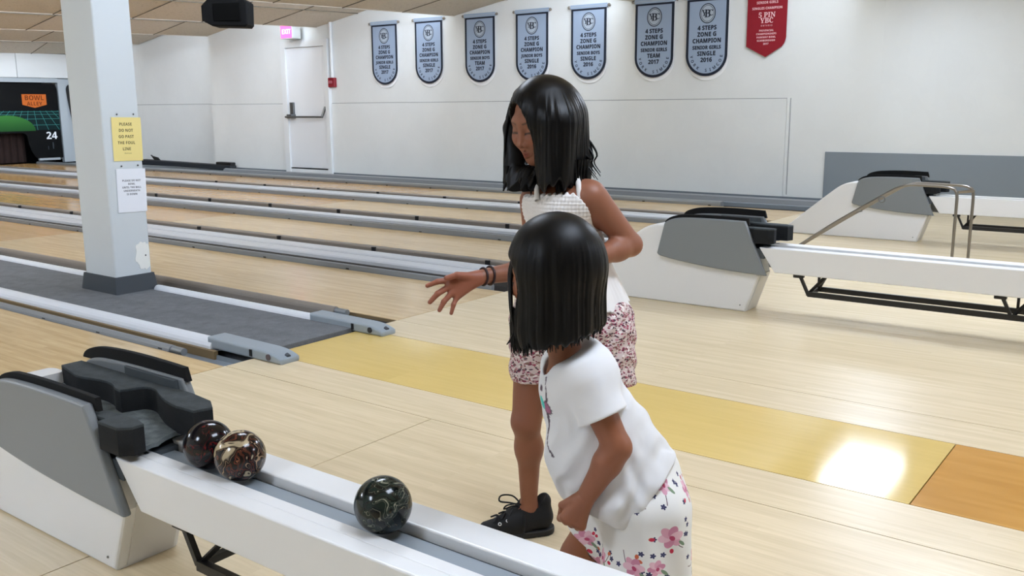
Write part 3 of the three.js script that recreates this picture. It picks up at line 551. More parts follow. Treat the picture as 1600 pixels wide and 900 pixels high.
// bowling balls: marbled resin
function ballTex(base, veins, sd, sc) {
  return tex(512, 256, (u, v) => {
    const th = u * Math.PI * 2, ph = v * Math.PI, x = Math.sin(ph) * Math.cos(th) * sc, y = Math.cos(ph) * sc, z = Math.sin(ph) * Math.sin(th) * sc;
    const wx = fbm(x + sd, y, z, 2), wy = fbm(x, y + sd, z + 3, 2), wz = fbm(x + 5, y + 2, z + sd, 2);
    const q = fbm(x + 4 * wx, y + 4 * wy, z + 4 * wz, 2) * 1.25;
    let c = base; for (const [lo, hi, col] of veins) { if (q > lo && q < hi) { const t = Math.min(1, Math.min(q - lo, hi - q) / ((hi - lo) * 0.25)); c = c.map((a, i) => a + (col[i] - a) * t); } }
    const sh = 0.85 + 0.3 * fbm(x * 3, y * 3, z * 3, 2); return c.map(a => a * sh);
  });
}
{
  const R = 0.0635;
  const mk = (l, c, map, label, rx, ry) => { const b = solo('bowling_ball', new THREE.SphereGeometry(R, 64, 40), new THREE.MeshPhysicalMaterial({ map, roughness: 0.14, specularIntensity: 0.8 })); b.position.copy(V(l, c, 0.4075)); b.rotation.set(rx, ry, 0.3); tag(b, label, 'bowling ball'); return b; };
  mk(1.37, 1.347, ballTex([30, 40, 35], [[0.40, 0.425, [150, 148, 128]], [0.47, 0.485, [128, 128, 112]], [0.54, 0.66, [10, 14, 13]], [0.56, 0.57, [120, 118, 100]], [0.32, 0.34, [110, 108, 92]]], 3, 1.5), 'dark green marbled bowling ball sitting alone on the return track', 0.4, 1.2);
  mk(1.868, 1.347, ballTex([26, 17, 16], [[0.30, 0.43, [190, 174, 144]], [0.64, 0.9, [186, 168, 136]], [0.475, 0.49, [120, 62, 44]], [0.5, 0.512, [150, 92, 66]], [0.525, 0.54, [130, 60, 44]], [0.6, 0.62, [170, 140, 110]]], 11, 1.3), 'brown and cream swirled bowling ball, front one of the touching pair', 0.2, 2.4);
  mk(1.998, 1.347, ballTex([18, 15, 19], [[0.43, 0.47, [92, 22, 24]], [0.53, 0.55, [74, 24, 24]]], 21, 1.6), 'black and dark red bowling ball, rear one of the touching pair', 1.0, 0.3);
}
{ // chrome ramp rails standing between the two far returns
  const t = thing('bowling_ramp', 'chrome tube bowling ramp standing between the two far ball returns', 'bowling ramp');
  const H = 0.66, r = 0.011;
  const rail = (c, lEnd, l0, o) => tube([V(l0, c, 0.02), V(2.35 + o, c, 0.335), V(1.95 + o, c, 0.6), V(1.88 + o, c, 0.638), V(1.80 + o, c, H), V(1.7 + o, c, H), V(lEnd + 0.08, c, H - 0.004), V(lEnd + 0.02, c, H - 0.02), V(lEnd, c, H - 0.07), V(lEnd, c, 0.3), V(lEnd, c, 0.012)], r, 60, 10, 0.3);
  part(t, 'ramp_rail', rail(7.38, 1.475, 2.78, 0), chrome); part(t, 'ramp_rail', rail(7.56, 1.40, 2.80, 0), chrome);
  part(t, 'crossbar', bar(V(1.475, 7.38, H - 0.04), V(1.40, 7.56, H - 0.04), 0.016), chrome);
  part(t, 'crossbar', bar(V(2.2, 7.38, 0.425), V(2.2, 7.56, 0.425), 0.012), chrome);
  part(t, 'ring', new THREE.TorusGeometry(0.022, 0.005, 8, 16).translate(-2.0, 0.54, -7.37), steel);
  for (const [l, c] of [[1.475, 7.38], [1.40, 7.56]]) part(t, 'rubber_foot', new THREE.CylinderGeometry(0.016, 0.018, 0.03, 12).translate(-l, 0.015, -c), black);
}

// ------------------------------------------------------------------ people: signed-distance bodies meshed with surface nets
const sq = Math.sqrt, mn = Math.min, mx = Math.max;
const smin = (a, b, k) => { const h = mx(k - Math.abs(a - b), 0) / k; return mn(a, b) - h * h * k * 0.25; };
const smax = (a, b, k) => -smin(-a, -b, k);
function cap(p, a, b, r1, r2) {
  const bx = b[0] - a[0], by = b[1] - a[1], bz = b[2] - a[2], px = p[0] - a[0], py = p[1] - a[1], pz = p[2] - a[2];
  let t = (px * bx + py * by + pz * bz) / (bx * bx + by * by + bz * bz); t = t < 0 ? 0 : t > 1 ? 1 : t;
  const x = px - bx * t, y = py - by * t, z = pz - bz * t; return sq(x * x + y * y + z * z) - (r1 + (r2 - r1) * t);
}
function ell(p, c, r) {
  const x = (p[0] - c[0]) / r[0], y = (p[1] - c[1]) / r[1], z = (p[2] - c[2]) / r[2], k0 = sq(x * x + y * y + z * z);
  const X = x / r[0], Y = y / r[1], Z = z / r[2], k1 = sq(X * X + Y * Y + Z * Z); return k1 < 1e-9 ? -mn(r[0], r[1], r[2]) : k0 * (k0 - 1) / k1;
}
function nets(f, lo, hi, cell, color) {
  const nx = Math.ceil((hi[0] - lo[0]) / cell) + 1, ny = Math.ceil((hi[1] - lo[1]) / cell) + 1, nz = Math.ceil((hi[2] - lo[2]) / cell) + 1;
  const D = new Float32Array(nx * ny * nz), p = [0, 0, 0], id = (i, j, k) => i + nx * (j + ny * k);
  for (let k = 0; k < nz; k++) for (let j = 0; j < ny; j++) for (let i = 0; i < nx; i++) { p[0] = lo[0] + i * cell; p[1] = lo[1] + j * cell; p[2] = lo[2] + k * cell; D[id(i, j, k)] = f(p); }
  const VI = new Int32Array(nx * ny * nz).fill(-1), P = [], I = [];
  for (let k = 0; k < nz - 1; k++) for (let j = 0; j < ny - 1; j++) for (let i = 0; i < nx - 1; i++) {
    let m = 0, cx = 0, cy = 0, cz = 0, n = 0; const v = [];
    for (let q = 0; q < 8; q++) { const d = D[id(i + (q & 1), j + (q >> 1 & 1), k + (q >> 2))]; v.push(d); if (d < 0) m |= 1 << q; }
    if (m === 0 || m === 255) continue;
    for (let a = 0; a < 8; a++) for (const s of [1, 2, 4]) { if (a & s) continue; const b = a | s; if ((v[a] < 0) === (v[b] < 0)) continue; const t = v[a] / (v[a] - v[b]); n++; cx += (a & 1) + (s === 1 ? t : 0); cy += (a >> 1 & 1) + (s === 2 ? t : 0); cz += (a >> 2) + (s === 4 ? t : 0); }
    VI[id(i, j, k)] = P.length / 3; P.push(lo[0] + (i + cx / n) * cell, lo[1] + (j + cy / n) * cell, lo[2] + (k + cz / n) * cell);
  }
  const quad = (a, b, c, d, fl) => { if (a < 0 || b < 0 || c < 0 || d < 0) return; if (fl) I.push(a, b, c, a, c, d); else I.push(a, c, b, a, d, c); };
  for (let k = 1; k < nz - 1; k++) for (let j = 1; j < ny - 1; j++) for (let i = 1; i < nx - 1; i++) {
    const s = D[id(i, j, k)] < 0;
    if (s !== D[id(i + 1, j, k)] < 0) quad(VI[id(i, j - 1, k - 1)], VI[id(i, j, k - 1)], VI[id(i, j, k)], VI[id(i, j - 1, k)], s);
    if (s !== D[id(i, j + 1, k)] < 0) quad(VI[id(i - 1, j, k - 1)], VI[id(i - 1, j, k)], VI[id(i, j, k)], VI[id(i, j, k - 1)], s);
    if (s !== D[id(i, j, k + 1)] < 0) quad(VI[id(i - 1, j - 1, k)], VI[id(i, j - 1, k)], VI[id(i, j, k)], VI[id(i - 1, j, k)], s);
  }
  const N = new Float32Array(P.length), C = color ? new Float32Array(P.length) : null, e = cell * 0.35;
  for (let q = 0; q < P.length; q += 3) {
    for (let it = 0; it < 2; it++) {
      const a = [P[q], P[q + 1], P[q + 2]], d = f(a); let gx = f([a[0] + e, a[1], a[2]]) - f([a[0] - e, a[1], a[2]]), gy = f([a[0], a[1] + e, a[2]]) - f([a[0], a[1] - e, a[2]]), gz = f([a[0], a[1], a[2] + e]) - f([a[0], a[1], a[2] - e]);
      const g = sq(gx * gx + gy * gy + gz * gz) || 1; gx /= g; gy /= g; gz /= g;
      if (it === 0) { const st = mx(-cell * 0.5, mn(cell * 0.5, d)); P[q] -= gx * st; P[q + 1] -= gy * st; P[q + 2] -= gz * st; } else { N[q] = gx; N[q + 1] = gy; N[q + 2] = gz; }
    }
    if (C) { const c = color([P[q], P[q + 1], P[q + 2]]); C[q] = c[0]; C[q + 1] = c[1]; C[q + 2] = c[2]; }
  }
  const g = new THREE.BufferGeometry(); g.setAttribute('position', new THREE.Float32BufferAttribute(P, 3)); g.setAttribute('normal', new THREE.BufferAttribute(N, 3));
  if (C) g.setAttribute('color', new THREE.BufferAttribute(C, 3)); g.setIndex(I); return g;
}
// cylinder uv about a vertical axis, in metres; seam put away from the camera
function wrapUV(g0, cx, cz, r) {
  const g = g0.toNonIndexed(), p = g.attributes.position, uv = new Float32Array(p.count * 2);
  for (let i = 0; i < p.count; i += 3) { const a = []; for (let j = 0; j < 3; j++) a.push(Math.atan2(p.getX(i + j) - cx, p.getZ(i + j) - cz)); for (let j = 1; j < 3; j++) { while (a[j] - a[0] > Math.PI) a[j] -= 2 * Math.PI; while (a[j] - a[0] < -Math.PI) a[j] += 2 * Math.PI; } for (let j = 0; j < 3; j++) { uv[2 * (i + j)] = a[j] * r; uv[2 * (i + j) + 1] = p.getY(i + j); } }
  g.setAttribute('uv', new THREE.BufferAttribute(uv, 2)); return g;
}
const mixv = (a, b, t) => [a[0] + (b[0] - a[0]) * t, a[1] + (b[1] - a[1]) * t, a[2] + (b[2] - a[2]) * t];
const addv = (a, b, s = 1) => [a[0] + b[0] * s, a[1] + b[1] * s, a[2] + b[2] * s];
const lin = h => { const c = new THREE.Color(h); return [c.r, c.g, c.b]; };
const skinMat = new THREE.MeshPhysicalMaterial({ vertexColors: true, roughness: 0.5, sheen: 0.15, sheenRoughness: 0.6 });
// head frame: centre, facing direction
function headFrame(c, f, roll = 0) {
  const F = new THREE.Vector3(...f).normalize(), S = new THREE.Vector3(0, 1, 0).cross(F).normalize(), U = new THREE.Vector3().crossVectors(F, S);
  if (roll) { S.applyAxisAngle(F, roll); U.applyAxisAngle(F, roll); }
  const to = p => { const x = p[0] - c[0], y = p[1] - c[1], z = p[2] - c[2]; return [x * S.x + y * S.y + z * S.z, x * U.x + y * U.y + z * U.z, x * F.x + y * F.y + z * F.z]; };
  const from = q => [c[0] + S.x * q[0] + U.x * q[1] + F.x * q[2], c[1] + S.y * q[0] + U.y * q[1] + F.y * q[2], c[2] + S.z * q[0] + U.z * q[1] + F.z * q[2]];
  return { to, from, c };
}
function headSDF(q) {   // q in head frame: x to the person's left, y up, z forward; a head about 0.2 m high
  const ax = [Math.abs(q[0]), q[1], q[2]];
  let d = ell(q, [0, 0.022, -0.012], [0.07, 0.082, 0.086]);
  d = smin(d, ell(q, [0, -0.035, 0.03], [0.055, 0.066, 0.054]), 0.035);
  d = smin(d, ell(ax, [0.034, -0.026, 0.058], [0.024, 0.022, 0.022]), 0.025);
  d = smin(d, ell(q, [0, -0.086, 0.054], [0.022, 0.018, 0.02]), 0.03);
  d = smin(d, cap(ax, [0, 0.022, 0.07], [0.038, 0.02, 0.06], 0.012, 0.01), 0.02);
  d = smax(d, -ell(ax, [0.03, -0.002, 0.094], [0.02, 0.011, 0.018]), 0.014);
  d = smin(d, ell(ax, [0.03, -0.003, 0.0655], [0.0165, 0.0115, 0.013]), 0.006);
  d = smin(d, cap(q, [0, 0.008, 0.077], [0, -0.034, 0.094], 0.0065, 0.0095), 0.012);
  d = smin(d, ell(ax, [0.011, -0.037, 0.084], [0.008, 0.007, 0.009]), 0.007);
  d = smax(d, -ell(ax, [0.006, -0.043, 0.092], [0.0035, 0.003, 0.005]), 0.003);
  d = smin(d, cap(ax, [0, -0.0595, 0.0845], [0.016, -0.063, 0.076], 0.0055, 0.003), 0.005);
  d = smin(d, cap(ax, [0, -0.0695, 0.083], [0.013, -0.067, 0.076], 0.006, 0.003), 0.005);
  d = smax(d, -cap(ax, [0, -0.0645, 0.0915], [0.017, -0.0645, 0.082], 0.0015, 0.0012), 0.003);
  d = smin(d, ell(ax, [0.073, -0.012, -0.006], [0.008, 0.026, 0.016]), 0.008);
  return d;
}
function headColor(q, skin) {
  const ax = Math.abs(q[0]); let c = skin;
  if (q[2] > 0.05) {
    const lp = mx(0, 1 - mn(Math.hypot(ax / 0.019, (q[1] + 0.0645) / 0.0105), 1.6)); c = mixv(c, [skin[0] * 0.78, skin[1] * 0.42, skin[2] * 0.42], mn(1, lp * 1.8));
    const by = 0.0215 - 0.22 * Math.abs(ax - 0.03); if (ax > 0.012 && ax < 0.047) c = mixv(c, [0.02, 0.014, 0.012], mx(0, 1 - Math.abs(q[1] - by) / 0.0038) * 0.9);
    const ey = -0.0065 - 9 * (ax - 0.03) * (ax - 0.03); if (ax > 0.013 && ax < 0.047) c = mixv(c, [0.012, 0.009, 0.009], mx(0, mn(1, (1 - Math.abs(q[1] - ey) / 0.0032) * 1.6)));
    const ck = mx(0, 1 - Math.hypot((ax - 0.036) / 0.026, (q[1] + 0.03) / 0.022)); c = mixv(c, [skin[0] * 1.02, skin[1] * 0.78, skin[2] * 0.78], ck * 0.5);
  }
  return c;
}
// hand: wrist, four knuckles with bend and tip, thumb of three joints
function handSDF(h, s = 1) {
  return p => {
    let d = 9;
    for (let i = 0; i < 4; i++) d = smin(d, cap(p, h.w, h.k[i], 0.0155 * s, 0.0095 * s), 0.012 * s);
    d = smin(d, cap(p, mixv(h.w, h.t[0], 0.5), mixv(h.k[0], h.k[1], 0.5), 0.013 * s, 0.01 * s), 0.012 * s);
    for (let i = 0; i < 4; i++) { const r = [0.0075, 0.0078, 0.0073, 0.0063][i] * s; let f = cap(p, h.k[i], h.b[i], r * 1.12, r); f = smin(f, cap(p, h.b[i], h.e[i], r, r * 0.8), 0.003); d = smin(d, f, 0.005 * s); }
    let t = cap(p, h.t[0], h.t[1], 0.0115 * s, 0.009 * s); t = smin(t, cap(p, h.t[1], h.t[2], 0.0085 * s, 0.0068 * s), 0.003); return smin(d, t, 0.008 * s);
  };
}
function bounds(pts, pad) { const lo = [1e9, 1e9, 1e9], hi = [-1e9, -1e9, -1e9]; for (const p of pts) for (let i = 0; i < 3; i++) { lo[i] = mn(lo[i], p[i] - pad); hi[i] = mx(hi[i], p[i] + pad); } return [lo, hi]; }
const TURN = 0.6435;                                     // local x to the right of the picture, z towards the camera side
const hairMat = new THREE.MeshPhysicalMaterial({ color: 0x050404, roughness: 0.38, specularIntensity: 0.45 });
const hairSoft = new THREE.MeshPhysicalMaterial({ color: 0x060505, roughness: 0.42, specularIntensity: 0.4 });
function strand(pts, r0, r1, seg = 14) {                 // tapered lock of hair
  const c = new THREE.CatmullRomCurve3(pts.map(q => new THREE.Vector3(...q))), g = new THREE.TubeGeometry(c, seg, 1, 5, false), p = g.attributes.position;
  for (let i = 0; i <= seg; i++) { const o = c.getPointAt(i / seg), r = r0 + (r1 - r0) * i / seg; for (let j = 0; j <= 5; j++) { const k = i * 6 + j; p.setXYZ(k, o.x + (p.getX(k) - o.x) * r, o.y + (p.getY(k) - o.y) * r, o.z + (p.getZ(k) - o.z) * r); } }
  return g;
}
const fabric = (o) => new THREE.MeshPhysicalMaterial({ roughness: 0.9, sheen: 0.2, sheenRoughness: 0.8, ...o });

// ---------------- the taller girl
{
  const B = thing('person', 'taller girl with long black hair, white smocked top and arm stretched over the lane', 'girl', [-1.5, 0, -2.06], TURN);
  const skin = lin(0x8e5a42);
  const Ls = [0.176, 1.022, 0.075], Le = [0.287, 0.884, 0.02], Lw = [0.165, 0.862, 0.135], Rs = [0.022, 1.0, -0.065], Re = [0.028, 0.812, -0.03], Rw = [-0.122, 0.806, 0.07];
  const Rh = [0.045, 0.66, -0.035], Rk = [-0.002, 0.372, 0.012], Ra = [0.006, 0.085, -0.045], Lh = [0.21, 0.66, 0.045], Lk = [0.215, 0.37, 0.06], La = [0.24, 0.085, 0.06];
  const hf = headFrame([0.047, 1.218, 0.004], [-0.71, -0.27, 0.6]);
  const torso = p => {
    let d = cap(p, [0.128, 0.68, 0], [0.122, 0.84, 0], 0.098, 0.082); d = smin(d, cap(p, [0.122, 0.84, 0], [0.1, 0.97, 0.005], 0.082, 0.088), 0.05);
    d = smin(d, cap(p, [0.155, 1.02, 0.055], [0.045, 1.005, -0.045], 0.042, 0.042), 0.06);
    d = smin(d, cap(p, [0.088, 1.02, 0.0], [0.066, 1.13, 0.004], 0.045, 0.038), 0.035); return d;
  };
  const body = p => {
    let d = torso(p);
    let a = cap(p, Ls, Le, 0.04, 0.031); a = smin(a, cap(p, Le, mixv(Le, Lw, 0.35), 0.03, 0.031), 0.015); a = smin(a, cap(p, mixv(Le, Lw, 0.3), Lw, 0.031, 0.0215), 0.015); d = smin(d, a, 0.03);
    a = cap(p, Rs, Re, 0.037, 0.03); a = smin(a, cap(p, Re, mixv(Re, Rw, 0.35), 0.029, 0.029), 0.015); a = smin(a, cap(p, mixv(Re, Rw, 0.3), Rw, 0.029, 0.0205), 0.012); d = smin(d, a, 0.03);
    for (const [h, k, n] of [[Rh, Rk, Ra], [Lh, Lk, La]]) {
      let l = cap(p, h, k, 0.078, 0.041); l = smin(l, cap(p, k, addv(mixv(k, n, 0.3), [0.006, 0, -0.006]), 0.037, 0.037), 0.02); l = smin(l, cap(p, addv(mixv(k, n, 0.3), [0.006, 0, -0.006]), n, 0.036, 0.023), 0.03);
      l = smin(l, ell(p, addv(k, [-0.014, 0.006, 0.006]), [0.026, 0.03, 0.028]), 0.012); l = smin(l, cap(p, n, addv(n, [-0.08, -0.045, 0.015]), 0.024, 0.02), 0.02); d = smin(d, l, 0.025);
    }
    return d;
  };
  const rHand = { w: [-0.128, 0.8045, 0.072], k: [[-0.207, 0.802, 0.092], [-0.207, 0.786, 0.1], [-0.2, 0.77, 0.102], [-0.188, 0.757, 0.098]],
    b: [[-0.239, 0.8, 0.104], [-0.238, 0.77, 0.116], [-0.222, 0.748, 0.116], [-0.197, 0.738, 0.11]], e: [[-0.266, 0.79, 0.108], [-0.259, 0.748, 0.122], [-0.234, 0.726, 0.122], [-0.203, 0.716, 0.115]],
    t: [[-0.15, 0.811, 0.088], [-0.186, 0.819, 0.112], [-0.214, 0.813, 0.121]] };
  const dl = [-0.85, -0.05, 0.5], kl = i => [Lw[0] - 0.062 + 0.004 * i, Lw[1] + 0.02 - 0.014 * i, Lw[2] + 0.035];
  const lHand = { w: Lw, k: [0, 1, 2, 3].map(kl), b: [0, 1, 2, 3].map(i => addv(kl(i), [-0.024, -0.006, 0.006])), e: [0, 1, 2, 3].map(i => addv(kl(i), [-0.038, -0.022, -0.006])), t: [addv(Lw, [-0.02, 0.018, 0.02]), addv(Lw, [-0.05, 0.034, 0.04]), addv(Lw, [-0.074, 0.026, 0.045])] };
  const hs = p => headSDF(hf.to(p));
  const all = p => smin(body(p), smin(hs(p), 9, 0.001), 0.02);
  const col = p => { const q = hf.to(p); return hs(p) < 0.012 && q[1] > -0.12 ? headColor(q, skin) : skin; };
  const hPal = [skin[0] * 1.12, skin[1] * 0.95, skin[2] * 0.95];
  const g1 = nets(p => body(p), [-0.17, 0.02, -0.2], [0.36, 1.17, 0.24], 0.0085, () => skin);
  const g2 = nets(hs, [-0.09, 1.07, -0.14], [0.2, 1.36, 0.15], 0.003, p => headColor(hf.to(p), skin));
  const g3 = nets(handSDF(rHand), ...bounds([rHand.w, ...rHand.k, ...rHand.b, ...rHand.e, ...rHand.t], 0.022), 0.0026, () => hPal);
  const g4 = nets(handSDF(lHand), ...bounds([lHand.w, ...lHand.k, ...lHand.b, ...lHand.e, ...lHand.t], 0.022), 0.003, () => skin);
  part(B, 'body', mergeGeometries([g1, g2, g3, g4]), skinMat);
  // bracelets
  const br = (t, r) => { const c = mixv(Rw, Re, t), d = new THREE.Vector3(Rw[0] - Re[0], Rw[1] - Re[1], Rw[2] - Re[2]).normalize(); const g = new THREE.TorusGeometry(r, 0.0032, 8, 32); g.applyQuaternion(new THREE.Quaternion().setFromUnitVectors(new THREE.Vector3(0, 0, 1), d.add(new THREE.Vector3(0, 0.12, 0)).normalize())); g.translate(...c); return g; };
  const brm = M({ color: 0x2a0d10, roughness: 0.5 }); part(B, 'bracelet', br(0.03, 0.0235), brm); part(B, 'bracelet', br(0.15, 0.025), brm);
  // smocked top
  const topG = p => {
    const an = Math.atan2(p[0] - 0.12, p[2]);
    let d = torso(p) - 0.011;
    const y = p[1]; if (y < 0.86) { const t = (0.86 - y) / 0.14, rr = 0.098 + 0.052 * t + 0.006 * t * Math.sin(an * 11 + 1); d = smin(d, mx(Math.hypot(p[0] - 0.126 - 0.014 * t, p[2]) - rr, mx(y - 0.87, 0.715 - y)), 0.02); }
    const sm = 0.0007 * Math.sin(y * 620) * (y > 0.87 ? 1 : 0) + 0.0006 * Math.sin(an * 70 + Math.sin(y * 90)) * (y > 0.87 ? 1 : 0.4); d -= sm;
    const top = 1.02 + 0.004 * Math.sin(an * 34) + 0.014 * Math.max(0, Math.cos(an - 0.2));
    d = smax(d, y - top, 0.006); d = mx(d, 0.716 + 0.003 * Math.sin(an * 13) - y);
    for (const s of [[Ls, Le], [Rs, Re]]) d = smax(d, -(cap(p, addv(s[0], [0, 0.03, 0]), mixv(s[0], s[1], 0.35), 0.056, 0.046)), 0.01);
    return d;
  };
  part(B, 'smocked_top', nets(topG, [-0.06, 0.69, -0.19], [0.32, 1.06, 0.19], 0.004), fabric({ color: 0xe9e5e2 }));
  const str = (a) => new THREE.TubeGeometry(new THREE.CatmullRomCurve3(a.map(q => new THREE.Vector3(...q))), 24, 0.0075, 8, false).scale(1, 1, 1);
  part(B, 'strap', str([[0.14, 1.02, 0.102], [0.138, 1.055, 0.09], [0.135, 1.075, 0.05], [0.13, 1.06, 0.0], [0.13, 1.01, -0.045]]), fabric({ color: 0xe6e2df }));
  part(B, 'strap', str([[0.03, 1.012, 0.072], [0.03, 1.045, 0.045], [0.045, 1.066, -0.0], [0.06, 1.05, -0.05], [0.07, 1.0, -0.08]]), fabric({ color: 0xe6e2df }));
  // ditsy floral shorts
  const shorts = p => {
    let d = cap(p, [0.128, 0.76, 0], [0.128, 0.66, 0], 0.1, 0.112); d = smin(d, cap(p, Rh, mixv(Rh, Rk, 0.52), 0.094, 0.07), 0.04); d = smin(d, cap(p, addv(Lh, [-0.005, 0, 0]), addv(mixv(Lh, Lk, 0.52), [0.014, 0, 0]), 0.098, 0.078), 0.04);
    d -= 0.003 * Math.sin(p[1] * 95 + 20 * p[0] + 4 * Math.sin(p[0] * 40)); return mx(d, 0.497 + 0.02 * (p[0] - 0.04) - p[1]);
  };
  const ditsy = canvasTex(512, 512, (x, w, h) => { let s = 5; const r = () => (s = (s * 16807) % 2147483647) / 2147483647; x.fillStyle = '#d6c4c0'; x.fillRect(0, 0, w, h); const cs = ['#7c3345', '#a0455c', '#4a2a38', '#c08a92', '#5a4a50', '#efe6e2', '#8d6a60']; for (let i = 0; i < 1500; i++) { x.fillStyle = cs[Math.floor(r() * cs.length)]; x.beginPath(); x.ellipse(r() * w, r() * h, 3 + r() * 6, 3 + r() * 5, r() * 3, 0, 7); x.fill(); } });
  ditsy.wrapS = ditsy.wrapT = THREE.RepeatWrapping; ditsy.repeat.set(5, 5);
  part(B, 'floral_shorts', wrapUV(nets(shorts, [-0.07, 0.48, -0.16], [0.34, 0.8, 0.18], 0.006), 0.128, 0, 0.13), fabric({ map: ditsy }));
  // hair: smooth cap, two long curtains, straggling ends
  const hair = p => {
    const q = hf.to(p), an = Math.atan2(p[0] - 0.06, p[2]), fa = mx(0, mn(1, (1.3 - p[1]) * 9)), st = fa * (0.006 * (noise(an * 7 + 20, p[1] * 5, 3) - 0.5) + 0.0042 * (noise(an * 22 + 90, p[1] * 7, 9) - 0.5));
    let d = ell(q, [0, 0.022, -0.014], [0.088, 0.1, 0.104]);
    d = smin(d, cap(p, [0.082, 1.215, -0.005], [0.122, 1.085, 0.0], 0.082, 0.06), 0.05);          // back
    d = smin(d, cap(p, [0.08, 1.21, 0.05], [0.078, 1.065, 0.07], 0.066, 0.05), 0.03);         // near side, over the shoulder and cheek
    d = smax(d, -ell(q, [-0.018, -0.018, 0.1], [0.054, 0.098, 0.085]), 0.008);                   // face opening
    d = smin(d, cap(p, [-0.002, 1.28, -0.045], [-0.036, 1.2, -0.056], 0.034, 0.023), 0.02);       // far side, close along the face
    d = smin(d, cap(p, [-0.036, 1.2, -0.056], [-0.038, 1.04, -0.03], 0.024, 0.024), 0.01);
    d = smin(d, cap(p, [-0.012, 1.16, -0.05], [-0.03, 1.03, -0.01], 0.022, 0.026), 0.02);
    d = smin(d, cap(p, [0.012, 1.075, 0.01], [0.004, 1.03, 0.03], 0.03, 0.032), 0.02);
    const bot = 1.05 + 0.012 * Math.sin(an * 9) + 0.01 * Math.sin(an * 23 + 2) + (p[0] > 0.1 ? (p[0] - 0.1) * 0.35 : 0);
    d = smax(d, bot - p[1], 0.012);
    return d + st;
  };
  const hg = strip(nets(hair, [-0.12, 1.0, -0.17], [0.24, 1.37, 0.18], 0.0038));
  const locks = [];
  let sd = 77; const rr = () => (sd = (sd * 16807) % 2147483647) / 2147483647;
  for (let i = 0; i < 130; i++) {                                     // ends along the lower edge
    const a = rr() * Math.PI * 2, rx = 0.078, rz = 0.068, x = 0.096 + Math.sin(a) * rx, z = 0.02 + Math.cos(a) * rz; if (Math.sin(a) < -0.2 && Math.cos(a) > 0.1) continue;
    const dy = 0.03 + rr() * 0.035; locks.push(strand([[x, 1.12, z], [x + (rr() - 0.5) * 0.01, 1.075, z + (rr() - 0.5) * 0.01], [x + (rr() - 0.5) * 0.016, 1.065 - dy, z + (rr() - 0.5) * 0.016]], 0.0055, 0.0008));
  }
  for (const [x0, k] of [[0.17, 0], [0.178, 1], [0.162, 2], [0.17, 3], [0.15, 4], [0.155, 5]]) locks.push(strand([[x0 - 0.03, 1.2 - k * 0.008, 0.01 * k - 0.02], [x0 + 0.004, 1.16 - k * 0.006, 0.01 * k - 0.015], [x0 + 0.012 + 0.004 * (k % 3), 1.13 - 0.003 * k, 0.012 * k - 0.01], [x0 + 0.008, 1.11, 0.012 * k - 0.01], [x0 + 0.022 + 0.003 * k % 2, 1.085 - 0.004 * k, 0.012 * k]], 0.005, 0.001, 18));
  for (let k = 0; k < 9; k++) { const z = -0.03 - k * 0.007, o = (k % 3) * 0.005; locks.push(strand([[-0.022 - o, 1.29 - k * 0.004, z], [-0.043 - o * 0.3, 1.24, z + 0.002], [-0.056 + o * 0.3, 1.16, z], [-0.054 + o, 1.09, z + 0.004], [-0.062 + o * 2, 1.036 + 0.008 * (k % 4), z]], 0.0058, 0.0014, 20)); }
  for (let k = 0; k < 5; k++) locks.push(strand([[-0.05 + k * 0.006, 1.1, -0.02 - k * 0.012], [-0.052 + k * 0.008, 1.06, -0.02 - k * 0.012], [-0.062 + k * 0.012, 1.03, -0.02 - k * 0.01]], 0.011, 0.002));
  part(B, 'long_hair', mergeGeometries([hg, ...locks.map(strip)].map(g => { g.deleteAttribute('uv'); return g; })), hairMat);
  // black canvas shoes with laces
  const shoe = (n, dir) => {
    const sg = grp(B, 'shoe'); const F = new THREE.Vector3(dir[0], 0, dir[1]).normalize(), S = new THREE.Vector3(0, 1, 0).cross(F);
    const w = (f, y, s) => [n[0] + F.x * f + S.x * s, y, n[2] + F.z * f + S.z * s];
    const lo = p => { const x = p[0] - n[0], z = p[2] - n[2]; return [x * F.x + z * F.z, p[1], x * S.x + z * S.z]; };
    const up = p => { const q = lo(p); let d = cap(q, [-0.03, 0.048, 0], [0.05, 0.042, 0], 0.037, 0.037); d = smin(d, cap(q, [0.05, 0.036, 0], [0.135, 0.027, 0.002], 0.035, 0.026), 0.03); d = smin(d, cap(q, [-0.028, 0.06, 0], [-0.034, 0.098, 0], 0.031, 0.028), 0.02); d = smin(d, cap(q, [0.02, 0.06, 0], [0.012, 0.086, 0], 0.034, 0.031), 0.02); d = smax(d, -cap(q, [-0.008, 0.1, 0], [-0.012, 0.125, 0], 0.027, 0.034), 0.006); return smax(d, 0.012 - q[1], 0.006); };
    const [a, b] = bounds([w(-0.07, 0, -0.045), w(0.17, 0.14, 0.045), w(-0.07, 0, 0.045), w(0.17, 0.14, -0.045)], 0.012);
    part(sg, 'upper', nets(up, a, b, 0.004), M({ color: 0x09090b, roughness: 0.75 }));
    const sole = p => { const q = lo(p); let d = mn(cap([q[0], 0, q[2]], [-0.034, 0, 0], [0.05, 0, 0], 0.038, 0.04), cap([q[0], 0, q[2]], [0.05, 0, 0], [0.138, 0, 0.002], 0.04, 0.032)); return smax(d, Math.abs(q[1] - 0.0105) - 0.0095, 0.004); };
    part(sg, 'sole', nets(sole, a, b, 0.0045), M({ color: 0x1c1b1a, roughness: 0.6 }));
    const lace = [], eye = [];
